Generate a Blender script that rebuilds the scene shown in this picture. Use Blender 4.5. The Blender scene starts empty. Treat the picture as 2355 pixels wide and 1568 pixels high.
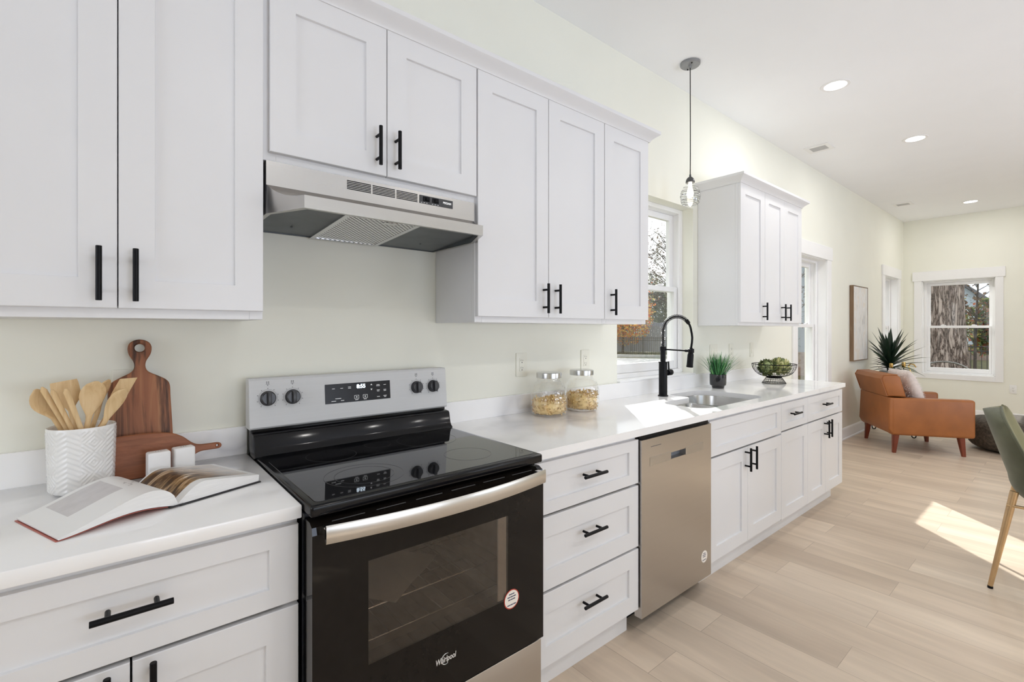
import bpy, bmesh, math, random
from mathutils import Vector, Matrix, noise as mnoise
random.seed(7)
PI = math.pi
S = bpy.context.scene
COL = S.collection

# ------------------------------------------------------------------ camera
CAM = Vector((0.0, -1.876, 1.3424))
yaw = math.radians(50.174)
cam_d = bpy.data.cameras.new('camera')
cam_d.sensor_fit = 'HORIZONTAL'
cam_d.sensor_width = 36.0
cam_d.lens = 1095.0 / 2355.0 * 36.0
cam_d.shift_x = 0.0
cam_d.shift_y = -(784.0 - 757.7) / 2355.0
cam_d.clip_start = 0.02
cam_d.clip_end = 300
cam = bpy.data.objects.new('camera', cam_d)
COL.objects.link(cam)
cam.location = CAM
cam.rotation_euler = (PI / 2, 0, yaw - PI / 2)
S.camera = cam

# ------------------------------------------------------------------ view
S.view_settings.view_transform = 'Standard'
S.view_settings.look = 'None'
S.view_settings.exposure = 0.07
S.view_settings.gamma = 1.0
S.view_settings.use_curve_mapping = False
S.cycles.max_bounces = 24
S.cycles.diffuse_bounces = 20
S.cycles.glossy_bounces = 5
S.cycles.transparent_max_bounces = 24
S.cycles.sample_clamp_indirect = 6.0
S.cycles.caustics_reflective = False
S.cycles.caustics_refractive = False

# ------------------------------------------------------------------ sky
W = bpy.data.worlds.new('sky')
S.world = W
W.use_nodes = True
nt = W.node_tree
nt.nodes.clear()
def wn(t, **k):
    n = nt.nodes.new(t)
    for a, b in k.items():
        setattr(n, a, b)
    return n
w_out = wn('ShaderNodeOutputWorld')
w_bg = wn('ShaderNodeBackground')
w_tc = wn('ShaderNodeTexCoord')
w_ns = wn('ShaderNodeTexNoise')
w_ns.inputs['Scale'].default_value = 2.2
w_ns.inputs['Detail'].default_value = 6
w_cr = wn('ShaderNodeValToRGB')
w_cr.color_ramp.elements[0].position = 0.36
w_cr.color_ramp.elements[0].color = (0.66, 0.82, 1.0, 1)
w_cr.color_ramp.elements[1].position = 0.52
w_cr.color_ramp.elements[1].color = (1, 1, 1, 1)
nt.links.new(w_tc.outputs['Generated'], w_ns.inputs['Vector'])
nt.links.new(w_ns.outputs['Fac'], w_cr.inputs['Fac'])
nt.links.new(w_cr.outputs['Color'], w_bg.inputs['Color'])
w_bg.inputs['Strength'].default_value = 1.75
nt.links.new(w_bg.outputs[0], w_out.inputs[0])

# ------------------------------------------------------------------ sun
sun_d = bpy.data.lights.new('sun', 'SUN')
sun_d.energy = 11.0
sun_d.angle = math.radians(0.55)
sun_d.color = (1.0, 0.985, 0.965)
sun = bpy.data.objects.new('sun', sun_d)
COL.objects.link(sun)
sun.rotation_euler = Vector((-0.97, -1.0, -0.606)).to_track_quat('-Z', 'Y').to_euler()

# ------------------------------------------------------------------ added fill lamps at unseen openings behind and left of the camera
ROOM_X0, ROOM_X1, ROOM_Y0, ROOM_Z = -2.4, 9.89, -5.2, 3.095
FRONT_OPENINGS = [(0.3, 2.7, 0.12, 2.35), (4.2, 6.6, 0.12, 2.35)]   # unseen openings, added to let the fill lamps in
LEFT_OPENING = (-1.95, -0.55, 0.95, 2.35)                           # unseen opening, added to brighten faces turned left
TILT = math.radians(72)           # front fill lamps tipped up to brighten the ceiling
for (ax0, ax1, az0, az1) in FRONT_OPENINGS + [LEFT_OPENING]:
    ld = bpy.data.lights.new('fill_light', 'AREA')
    ld.shape = 'RECTANGLE'
    ld.size = ax1 - ax0
    ld.size_y = az1 - az0
    ld.energy = (6.5 if ax0 < 0 else 21.0) * (ax1 - ax0) * (az1 - az0)
    ld.color = (0.69, 0.785, 1.0)
    lo = bpy.data.objects.new('fill_light', ld)
    COL.objects.link(lo)
    lo.location = ((ax0 + ax1) / 2, ROOM_Y0 - 1.10, (az0 + az1) / 2)
    lo.rotation_euler = (PI / 2 + TILT, 0, 0)
    if ax0 < 0:
        lo.location = (ROOM_X0 - 0.16, (ax0 + ax1) / 2, (az0 + az1) / 2)
        lo.rotation_euler = (PI / 2 + 0.15, 0, -PI / 2)

# ------------------------------------------------------------------ mesh helpers
def nb():
    return bmesh.new()

def _merge(bm, t, mi=0):
    t.verts.ensure_lookup_table()
    mp = [bm.verts.new(v.co) for v in t.verts]
    for i, v in enumerate(t.verts):
        v.index = i
    for f in t.faces:
        try:
            nf = bm.faces.new([mp[v.index] for v in f.verts])
            nf.material_index = mi
            nf.smooth = f.smooth
        except ValueError:
            pass
    t.free()

def box(bm, x0, x1, y0, y1, z0, z1, bev=0.0, seg=1, mi=0, M=None):
    t = bmesh.new()
    bmesh.ops.create_cube(t, size=1.0)
    for v in t.verts:
        v.co = Vector(((x0 + x1) / 2 + v.co.x * (x1 - x0), (y0 + y1) / 2 + v.co.y * (y1 - y0), (z0 + z1) / 2 + v.co.z * (z1 - z0)))
    if bev > 0:
        bmesh.ops.bevel(t, geom=list(t.edges), offset=bev, offset_type='OFFSET', segments=seg, profile=0.5, affect='EDGES')
    if M is not None:
        t.transform(M)
    _merge(bm, t, mi)
    return bm

def frames(pts):
    T = []
    n = len(pts)
    for i in range(n):
        a = pts[max(0, i - 1)]
        b = pts[min(n - 1, i + 1)]
        d = (b - a)
        T.append(d.normalized() if d.length > 1e-9 else Vector((0, 0, 1)))
    u = T[0].orthogonal().normalized()
    out = []
    for i in range(n):
        if i > 0:
            ax = T[i - 1].cross(T[i])
            if ax.length > 1e-8:
                u = Matrix.Rotation(T[i - 1].angle(T[i]), 3, ax.normalized()) @ u
        u = (u - T[i] * u.dot(T[i])).normalized()
        out.append((u, T[i].cross(u)))
    return out

def tube(bm, pts, r, seg=8, mi=0, closed=False, caps=True, sx=1.0, sy=1.0):
    pts = [Vector(p) for p in pts]
    n = len(pts)
    rs = r if isinstance(r, (list, tuple)) else [r] * n
    fr = frames(pts)
    rings = []
    for i, p in enumerate(pts):
        u, w = fr[i]
        rings.append([bm.verts.new(p + (u * math.cos(2 * PI * k / seg) * sx + w * math.sin(2 * PI * k / seg) * sy) * rs[i]) for k in range(seg)])
    for i in range(n - 1):
        for k in range(seg):
            f = bm.faces.new((rings[i][k], rings[i][(k + 1) % seg], rings[i + 1][(k + 1) % seg], rings[i + 1][k]))
            f.material_index = mi
            f.smooth = True
    if closed:
        for k in range(seg):
            f = bm.faces.new((rings[-1][k], rings[-1][(k + 1) % seg], rings[0][(k + 1) % seg], rings[0][k]))
            f.material_index = mi
            f.smooth = True
    elif caps:
        for rg, rev in ((rings[0], True), (rings[-1], False)):
            f = bm.faces.new(list(reversed(rg)) if rev else rg)
            f.material_index = mi
    return bm

def lathe(bm, prof, cx=0, cy=0, z0=0, seg=32, mi=0, M=None, disp=None):
    """prof: list of (radius, z). radius 0 closes with a point."""
    rings = []
    for j, (r, z) in enumerate(prof):
        if r <= 1e-6:
            rings.append([bm.verts.new((cx, cy, z0 + z))])
        else:
            rg = []
            for k in range(seg):
                a = 2 * PI * k / seg
                rr = r + (disp(a, z) if disp else 0)
                rg.append(bm.verts.new((cx + rr * math.cos(a), cy + rr * math.sin(a), z0 + z)))
            rings.append(rg)
    if M is not None:
        for rg in rings:
            for v in rg:
                v.co = M @ v.co
    for i in range(len(rings) - 1):
        A, B = rings[i], rings[i + 1]
        if len(A) == 1 and len(B) == 1:
            continue
        for k in range(seg):
            k2 = (k + 1) % seg
            if len(A) == 1:
                f = bm.faces.new((A[0], B[k2], B[k]))
            elif len(B) == 1:
                f = bm.faces.new((A[k], A[k2], B[0]))
            else:
                f = bm.faces.new((A[k], A[k2], B[k2], B[k]))
            f.material_index = mi
            f.smooth = True
    return bm

def cyl(bm, p0, p1, r0, r1=None, seg=16, mi=0):
    r1 = r0 if r1 is None else r1
    return tube(bm, [p0, p1], [r0, r1], seg, mi)

def prism(bm, poly, mapf, d0, d1, mi=0, bev=0.0, seg=2):
    """poly: 2-D outline, mapf(a, b, d) -> 3-D."""
    t = bmesh.new()
    A = [t.verts.new(mapf(a, b, d0)) for a, b in poly]
    B = [t.verts.new(mapf(a, b, d1)) for a, b in poly]
    fa = t.faces.new(list(reversed(A)))
    fb = t.faces.new(B)
    n = len(poly)
    for i in range(n):
        t.faces.new((A[i], A[(i + 1) % n], B[(i + 1) % n], B[i]))
    bmesh.ops.recalc_face_normals(t, faces=list(t.faces))
    if bev > 0:
        eds = list(fa.edges) + list(fb.edges)
        bmesh.ops.bevel(t, geom=eds, offset=bev, offset_type='OFFSET', segments=seg, profile=0.5, affect='EDGES')
    _merge(bm, t, mi)
    return bm

def quad(bm, a, b, c, d, mi=0):
    f = bm.faces.new([bm.verts.new(p) for p in (a, b, c, d)])
    f.material_index = mi
    return f

def ell(bm, c, rx, ry, rz, su=16, sv=10, mi=0, M=None):
    t = bmesh.new()
    bmesh.ops.create_uvsphere(t, u_segments=su, v_segments=sv, radius=1)
    for f in t.faces:
        f.smooth = True
    for v in t.verts:
        v.co = Vector((v.co.x * rx, v.co.y * ry, v.co.z * rz))
        if M is not None:
            v.co = M @ v.co
        v.co += Vector(c)
    _merge(bm, t, mi)
    return bm

def wloc(o):
    p = Vector((0, 0, 0))
    while o is not None:
        p += o.location
        o = o.parent
    return p

def obj(name, bm, mats, parent=None, local=False, angle=35, recalc=True, smooth=True, label=None, kind=None):
    me = bpy.data.meshes.new(name)
    if recalc:
        bmesh.ops.recalc_face_normals(bm, faces=list(bm.faces))
    if parent is not None and not local:
        bmesh.ops.translate(bm, verts=list(bm.verts), vec=-wloc(parent))
    bm.to_mesh(me)
    bm.free()
    if not isinstance(mats, (list, tuple)):
        mats = [mats]
    for m in mats:
        me.materials.append(m)
    if smooth:
        me.polygons.foreach_set('use_smooth', [True] * len(me.polygons))
        me.set_sharp_from_angle(angle=math.radians(angle))
    o = bpy.data.objects.new(name, me)
    COL.objects.link(o)
    if parent is not None:
        o.parent = parent
    if label:
        o['label'] = label
    if kind:
        o['kind'] = kind
    return o

def thing(name, label, cat, loc=(0, 0, 0), rz=0.0, group=None):
    o = bpy.data.objects.new(name, None)
    o.empty_display_size = 0.1
    COL.objects.link(o)
    o.location = loc
    o.rotation_euler = (0, 0, rz)
    o['label'] = label
    o['category'] = cat
    if group:
        o['group'] = group
    return o

def tag(o, label, cat, group=None, kind=None):
    o['label'] = label
    o['category'] = cat
    if group:
        o['group'] = group
    if kind:
        o['kind'] = kind
    return o

def struct(name, bm, m, parent=None, **k):
    o = obj(name, bm, m, parent, **k)
    if parent is None:
        o['kind'] = 'structure'
    return o

def text(name, body, size, m, parent, M, depth=0.0004, bold=0.0):
    cu = bpy.data.curves.new(name, 'FONT')
    cu.body = body
    cu.size = size
    cu.extrude = depth
    cu.offset = bold
    cu.align_x = 'CENTER'
    cu.align_y = 'CENTER'
    t = bpy.data.objects.new(name + '_curve', cu)
    COL.objects.link(t)
    dg = bpy.context.evaluated_depsgraph_get()
    me = bpy.data.meshes.new_from_object(t.evaluated_get(dg))
    bpy.data.objects.remove(t)
    bpy.data.curves.remove(cu)
    me.transform(Matrix.Translation(-wloc(parent)) @ M)
    me.materials.clear()
    me.materials.append(m)
    o = bpy.data.objects.new(name, me)
    COL.objects.link(o)
    o.parent = parent
    return o

def face_y(x, y, z, sx=1.0, sz=1.0, shear=0.0):
    """matrix that stands text up, facing -Y"""
    return Matrix(((sx, shear, 0, x), (0, 0, -1, y), (0, sz, 0, z), (0, 0, 0, 1)))

# ------------------------------------------------------------------ material helpers
def newmat(name):
    m = bpy.data.materials.new(name)
    m.use_nodes = True
    t = m.node_tree
    t.nodes.clear()
    out = t.nodes.new('ShaderNodeOutputMaterial')
    return m, t, out

class N:
    """tiny node builder"""
    def __init__(s, t):
        s.t = t
    def __call__(s, typ, ins=None, **k):
        n = s.t.nodes.new(typ)
        for a, b in k.items():
            setattr(n, a, b)
        for a, b in (ins or {}).items():
            if hasattr(b, 'is_linked') or isinstance(b, bpy.types.NodeSocket):
                s.t.links.new(b, n.inputs[a])
            else:
                n.inputs[a].default_value = b
        return n
    def ramp(s, fac, stops):
        n = s.t.nodes.new('ShaderNodeValToRGB')
        e = n.color_ramp.elements
        while len(e) < len(stops):
            e.new(0.5)
        for i, (p, c) in enumerate(stops):
            e[i].position = p
            e[i].color = (*c, 1) if len(c) == 3 else c
        s.t.links.new(fac, n.inputs['Fac'])
        return n.outputs['Color']
    def mix(s, fac, a, b, mode='MIX'):
        n = s.t.nodes.new('ShaderNodeMix')
        n.data_type = 'RGBA'
        n.blend_type = mode
        for sock, v in ((n.inputs['Factor'], fac), (n.inputs[6], a), (n.inputs[7], b)):
            if isinstance(v, bpy.types.NodeSocket):
                s.t.links.new(v, sock)
            else:
                sock.default_value = (*v, 1) if isinstance(v, tuple) and len(v) == 3 else v
        return n.outputs[2]
    def math(s, op, a, b=0.0, clamp=False):
        n = s.t.nodes.new('ShaderNodeMath')
        n.operation = op
        n.use_clamp = clamp
        for i, v in ((0, a), (1, b)):
            if isinstance(v, bpy.types.NodeSocket):
                s.t.links.new(v, n.inputs[i])
            else:
                n.inputs[i].default_value = v
        return n.outputs[0]
    def coord(s, kind='Object', scale=(1, 1, 1), rot=(0, 0, 0), loc=(0, 0, 0)):
        c = s.t.nodes.new('ShaderNodeTexCoord')
        mp = s.t.nodes.new('ShaderNodeMapping')
        mp.inputs['Scale'].default_value = scale
        mp.inputs['Rotation'].default_value = rot
        mp.inputs['Location'].default_value = loc
        s.t.links.new(c.outputs[kind], mp.inputs['Vector'])
        return mp.outputs[0]
    def noise(s, vec, scale, detail=3, rough=0.5, dist=0.0):
        n = s('ShaderNodeTexNoise', {'Vector': vec, 'Scale': scale, 'Detail': detail, 'Roughness': rough, 'Distortion': dist})
        return n.outputs['Fac']
    def bump(s, h, strength=0.3, dist=0.01):
        return s('ShaderNodeBump', {'Height': h, 'Strength': strength, 'Distance': dist}).outputs[0]

def pmat(name, col, rough=0.5, metal=0.0, spec=0.5, coat=0.0, grain=0.0, gscale=40, bump=0.0, bscale=60, stretch=(1, 1, 1), emit=None, es=0.0, sheen=0.0):
    m, t, out = newmat(name)
    n = N(t)
    p = t.nodes.new('ShaderNodeBsdfPrincipled')
    t.links.new(p.outputs[0], out.inputs[0])
    p.inputs['Roughness'].default_value = rough
    p.inputs['Metallic'].default_value = metal
    p.inputs['Specular IOR Level'].default_value = spec
    p.inputs['Coat Weight'].default_value = coat
    p.inputs['Sheen Weight'].default_value = sheen
    vec = n.coord('Object', stretch)
    f = n.noise(vec, gscale, 4)
    lo = tuple(max(0, c * (1 - grain)) for c in col)
    hi = tuple(min(1, c * (1 + grain)) for c in col)
    c = n.ramp(f, [(0.3, lo), (0.7, hi)])
    t.links.new(c, p.inputs['Base Color'])
    if bump > 0:
        h = n.noise(vec, bscale, 4)
        t.links.new(n.bump(h, bump, 0.004), p.inputs['Normal'])
    if emit:
        p.inputs['Emission Color'].default_value = (*emit, 1)
        p.inputs['Emission Strength'].default_value = es
    return m

def steel(name, col, rough, axis, aniso=0.0):
    """brushed metal: fine streaks along one axis"""
    m, t, out = newmat(name)
    n = N(t)
    st = {'x': (2, 900, 900), 'y': (900, 2, 900), 'z': (900, 900, 2)}[axis]
    v = n.coord('Object', st)
    f = n.noise(v, 1.0, 3, 0.6)
    p = n('ShaderNodeBsdfPrincipled', {'Metallic': 1.0})
    t.links.new(n.ramp(f, [(0.25, tuple(c * 0.985 for c in col)), (0.75, tuple(min(1, c * 1.015) for c in col))]), p.inputs['Base Color'])
    t.links.new(n.math('ADD', n.math('MULTIPLY', f, 0.02), rough - 0.01), p.inputs['Roughness'])
    t.links.new(p.outputs[0], out.inputs[0])
    return m

def glass(name, tint=(1, 1, 1), refl=0.06, rough=0.0, edge=0.6, bump=0.0, bscale=60):
    """thin clear glass: lets light straight through and mirrors a little"""
    m, t, out = newmat(name)
    n = N(t)
    tr = n('ShaderNodeBsdfTransparent', {'Color': (*tint, 1)})
    gl = n('ShaderNodeBsdfGlossy', {'Roughness': rough, 'Color': (1, 1, 1, 1)})
    lw = n('ShaderNodeLayerWeight', {'Blend': 0.25})
    if bump > 0:
        b = n.bump(n('ShaderNodeTexVoronoi', {'Vector': n.coord('Object'), 'Scale': bscale}).outputs['Distance'], bump, 0.004)
        t.links.new(b, gl.inputs['Normal'])
        t.links.new(b, lw.inputs['Normal'])
    fac = n.math('ADD', n.math('MULTIPLY', lw.outputs['Facing'], edge), refl, True)
    fac = n.math('MINIMUM', fac, 0.9)
    mx = n('ShaderNodeMixShader', {0: fac})
    t.links.new(tr.outputs[0], mx.inputs[1])
    t.links.new(gl.outputs[0], mx.inputs[2])
    t.links.new(mx.outputs[0], out.inputs[0])
    return m
# ------------------------------------------------------------------ materials
M_WALL = pmat('wall_paint', (0.82, 0.82, 0.742), 0.7, spec=0.2, grain=0.012, gscale=3, bump=0.03, bscale=400)
M_CEIL = pmat('ceiling_paint', (0.89, 0.905, 0.93), 0.8, spec=0.15, grain=0.008, gscale=3)
M_TRIM = pmat('trim_paint', (0.84, 0.84, 0.845), 0.35, spec=0.4, grain=0.006, gscale=5)
M_CAB = pmat('cabinet_paint', (0.745, 0.748, 0.765), 0.34, spec=0.4, grain=0.006, gscale=6)
M_CABIN = pmat('cabinet_underside', (0.62, 0.5, 0.36), 0.6, grain=0.1, gscale=20, stretch=(1, 12, 12))
M_BLACK = pmat('matt_black_metal', (0.005, 0.005, 0.006), 0.36, spec=0.15, grain=0.1)
M_STEEL = steel('brushed_steel', (0.50, 0.485, 0.465), 0.27, 'x')
M_STEELV = pmat('brushed_steel_front', (0.53, 0.495, 0.455), 0.30, 1.0, grain=0.008, gscale=60, stretch=(0.02, 1, 1))
M_STEELP = pmat('panel_steel', (0.61, 0.615, 0.62), 0.5, 0.0, grain=0.02, gscale=300, stretch=(0.01, 1, 1))
M_CHROME = pmat('chrome', (0.75, 0.75, 0.76), 0.14, 1.0, grain=0.02)
M_SINK = steel('sink_steel', (0.58, 0.575, 0.565), 0.24, 'y')
M_BGLASS = pmat('black_ceramic_glass', (0.006, 0.006, 0.007), 0.03, spec=0.55, grain=0.1)
M_BENAM = pmat('black_enamel', (0.006, 0.006, 0.007), 0.12, spec=0.28, grain=0.1)
M_DARK = pmat('dark_grey_steel', (0.115, 0.128, 0.138), 0.42, 0.4, grain=0.2, gscale=9)
M_PLATE = pmat('outlet_plastic', (0.80, 0.79, 0.70), 0.4, grain=0.01)
M_PLATEW = pmat('white_outlet_plastic', (0.82, 0.82, 0.81), 0.4, grain=0.01)
M_SLOT = pmat('outlet_slot', (0.06, 0.055, 0.05), 0.6, grain=0.1)
M_GLASS = glass('window_glass', (0.98, 0.99, 0.985), 0.03, 0.0, 0.25)
M_WHITE = pmat('white_print', (0.9, 0.9, 0.9), 0.5, grain=0.01, emit=(1, 1, 1), es=0.15)

def quartz():
    m, t, out = newmat('white_quartz')
    n = N(t)
    v = n.coord('Object')
    w = n.noise(v, 1.6, 4, 0.55)
    v2 = n('ShaderNodeVectorMath', {0: v}, operation='ADD')
    sc = n('ShaderNodeVectorMath', {0: (0.9, 0.5, 0.7)}, operation='SCALE')
    t.links.new(w, sc.inputs['Scale'])
    t.links.new(sc.outputs[0], v2.inputs[1])
    a = n.noise(v2.outputs[0], 1.15, 2, 0.5)
    vein = n.math('ABSOLUTE', n.math('SUBTRACT', a, 0.5))
    line = n.ramp(vein, [(0.0, (1, 1, 1)), (0.03, (0.4, 0.4, 0.4)), (0.075, (0, 0, 0))])
    msk = n.ramp(n.noise(v, 2.3, 2), [(0.42, (0, 0, 0)), (0.66, (1, 1, 1))])
    fac = n.math('MULTIPLY', n.math('MULTIPLY', line, msk), 0.85)
    soft = n.ramp(n.noise(v, 4.0, 5), [(0.3, (0.88, 0.877, 0.88)), (0.75, (0.91, 0.91, 0.915))])
    c = n.mix(fac, soft, (0.56, 0.56, 0.585))
    p = n('ShaderNodeBsdfPrincipled', {'Roughness': 0.09, 'Specular IOR Level': 0.5})
    t.links.new(c, p.inputs['Base Color'])
    t.links.new(p.outputs[0], out.inputs[0])
    return m
M_QUARTZ = quartz()

def floor_mat():
    m, t, out = newmat('oak_plank_floor')
    n = N(t)
    v = n.coord('Object', (1, 1, 1), (0, 0, PI / 2))
    br = n('ShaderNodeTexBrick', {'Vector': v, 'Scale': 1.0, 'Mortar Size': 0.0012, 'Brick Width': 1.25, 'Row Height': 0.20, 'Bias': 0.0,
                                  'Color1': (0, 0, 0, 1), 'Color2': (1, 1, 1, 1), 'Mortar': (0.5, 0.5, 0.5, 1)}, offset=0.37, offset_frequency=2, squash=1.0)
    sep = n('ShaderNodeSeparateColor', {0: br.outputs['Color']})
    tone = sep.outputs[0]
    # each plank shifts the grain
    off = n('ShaderNodeCombineXYZ')
    t.links.new(n.math('MULTIPLY', tone, 13.0), off.inputs[0])
    t.links.new(n.math('MULTIPLY', tone, 29.0), off.inputs[1])
    vg = n('ShaderNodeVectorMath', {0: n.coord('Object', (16, 1.3, 1))}, operation='ADD')
    t.links.new(off.outputs[0], vg.inputs[1])
    g = n.noise(vg.outputs[0], 1.5, 6, 0.62, 0.6)
    vb = n('ShaderNodeVectorMath', {0: n.coord('Object', (4, 0.55, 1))}, operation='ADD')
    t.links.new(off.outputs[0], vb.inputs[1])
    g2 = n.noise(vb.outputs[0], 1.6, 3, 0.5)
    base = n.ramp(tone, [(0.0, (0.525, 0.43, 0.335)), (0.35, (0.635, 0.53, 0.42)), (0.7, (0.575, 0.475, 0.372)), (1.0, (0.68, 0.58, 0.468))])
    c1 = n.mix(n.ramp(g, [(0.3, (0, 0, 0)), (0.72, (1, 1, 1))]), base, n.mix(1.0, base, (1.16, 1.15, 1.14), 'MULTIPLY'))
    c2 = n.mix(n.math('MULTIPLY', n.ramp(g2, [(0.40, (1, 1, 1)), (0.62, (0, 0, 0))]), 0.30), c1, (0.28, 0.21, 0.155))
    c3 = n.mix(n.math('MULTIPLY', br.outputs['Fac'], 0.45), c2, (0.16, 0.12, 0.09))
    p = n('ShaderNodeBsdfPrincipled', {'Roughness': 0.40, 'Specular IOR Level': 0.35})
    t.links.new(c3, p.inputs['Base Color'])
    t.links.new(n.bump(n.math('SUBTRACT', g, br.outputs['Fac']), 0.06, 0.004), p.inputs['Normal'])
    t.links.new(p.outputs[0], out.inputs[0])
    return m
M_FLOOR = floor_mat()

# ------------------------------------------------------------------ room shell
WT = 0.22      # wall thickness
def wall_with_holes(bm, axis, fixed0, fixed1, a0, a1, z0, z1, holes):
    """solid wall slab with rectangular through-holes; axis 'x' runs along X, 'y' along Y"""
    xs = sorted({a0, a1, *[h[0] for h in holes], *[h[1] for h in holes]})
    zs = sorted({z0, z1, *[h[2] for h in holes], *[h[3] for h in holes]})
    def hole(i, j):
        if i < 0 or j < 0 or i >= len(xs) - 1 or j >= len(zs) - 1:
            return True
        cx_, cz_ = (xs[i] + xs[i + 1]) / 2, (zs[j] + zs[j + 1]) / 2
        return any(h[0] < cx_ < h[1] and h[2] < cz_ < h[3] for h in holes)
    P = (lambda a, d, z: (a, d, z)) if axis == 'x' else (lambda a, d, z: (d, a, z))
    cache = {}
    def V(i, d, j):
        k = (i, d, j)
        if k not in cache:
            cache[k] = bm.verts.new(P(xs[i], d, zs[j]))
        return cache[k]
    for i in range(len(xs) - 1):
        for j in range(len(zs) - 1):
            if hole(i, j):
                continue
            for d in (fixed0, fixed1):
                bm.faces.new((V(i, d, j), V(i + 1, d, j), V(i + 1, d, j + 1), V(i, d, j + 1)))
            for (di, dj, e) in ((-1, 0, ((i, j), (i, j + 1))), (1, 0, ((i + 1, j), (i + 1, j + 1))), (0, -1, ((i, j), (i + 1, j))), (0, 1, ((i, j + 1), (i + 1, j + 1)))):
                if hole(i + di, j + dj):
                    (p, q), (r, s_) = e
                    bm.faces.new((V(p, fixed0, q), V(r, fixed0, s_), V(r, fixed1, s_), V(p, fixed1, q)))
    return bm

W1 = (2.424, 3.336, 1.018, 2.250)
W2 = (5.343, 6.231, 0.660, 2.133)
W3 = (8.696, 9.492, 0.660, 2.140)
WE = (-1.055, -0.230, 0.651, 2.112)       # window in the end wall (along Y)
struct('wall_back', wall_with_holes(nb(), 'x', 0.0, WT, ROOM_X0 - WT, ROOM_X1 + WT, 0, ROOM_Z, [W1, W2, W3]), M_WALL)
struct('wall_right', wall_with_holes(nb(), 'y', ROOM_X1, ROOM_X1 + WT, ROOM_Y0, 0.0, 0, ROOM_Z, [WE]), M_WALL)
struct('wall_left', wall_with_holes(nb(), 'y', ROOM_X0 - WT, ROOM_X0, ROOM_Y0, 0.0, 0, ROOM_Z, [LEFT_OPENING]), M_WALL)
struct('wall_front', wall_with_holes(nb(), 'x', ROOM_Y0 - WT, ROOM_Y0, ROOM_X0 - WT, ROOM_X1 + WT, 0, ROOM_Z, FRONT_OPENINGS), M_WALL)
struct('floor', box(nb(), ROOM_X0 - WT, ROOM_X1 + WT, ROOM_Y0 - WT, WT, -0.12, 0.0), M_FLOOR)
struct('ceiling', box(nb(), ROOM_X0 - WT, ROOM_X1 + WT, ROOM_Y0 - WT, WT, ROOM_Z, ROOM_Z + 0.12), M_CEIL)

def base_profile(bm, p0, p1, nrm):
    """baseboard with a small stepped top between two points, standing out along nrm"""
    prof = [(0, 0), (0.020, 0), (0.020, 0.014), (0.014, 0.020), (0.014, 0.118), (0.010, 0.132), (0.004, 0.140), (0, 0.140)]
    A = [bm.verts.new((p0[0] + nrm[0] * d, p0[1] + nrm[1] * d, z)) for d, z in prof]
    B = [bm.verts.new((p1[0] + nrm[0] * d, p1[1] + nrm[1] * d, z)) for d, z in prof]
    for i in range(len(prof)):
        j = (i + 1) % len(prof)
        bm.faces.new((A[i], A[j], B[j], B[i]))
    bm.faces.new(A)
    bm.faces.new(list(reversed(B)))
    return bm
struct('baseboard_back', base_profile(nb(), (4.515, 0), (ROOM_X1, 0), (0, -1)), M_TRIM)
struct('baseboard_right', base_profile(nb(), (ROOM_X1, 0), (ROOM_X1, ROOM_Y0), (-1, 0)), M_TRIM)

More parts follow.
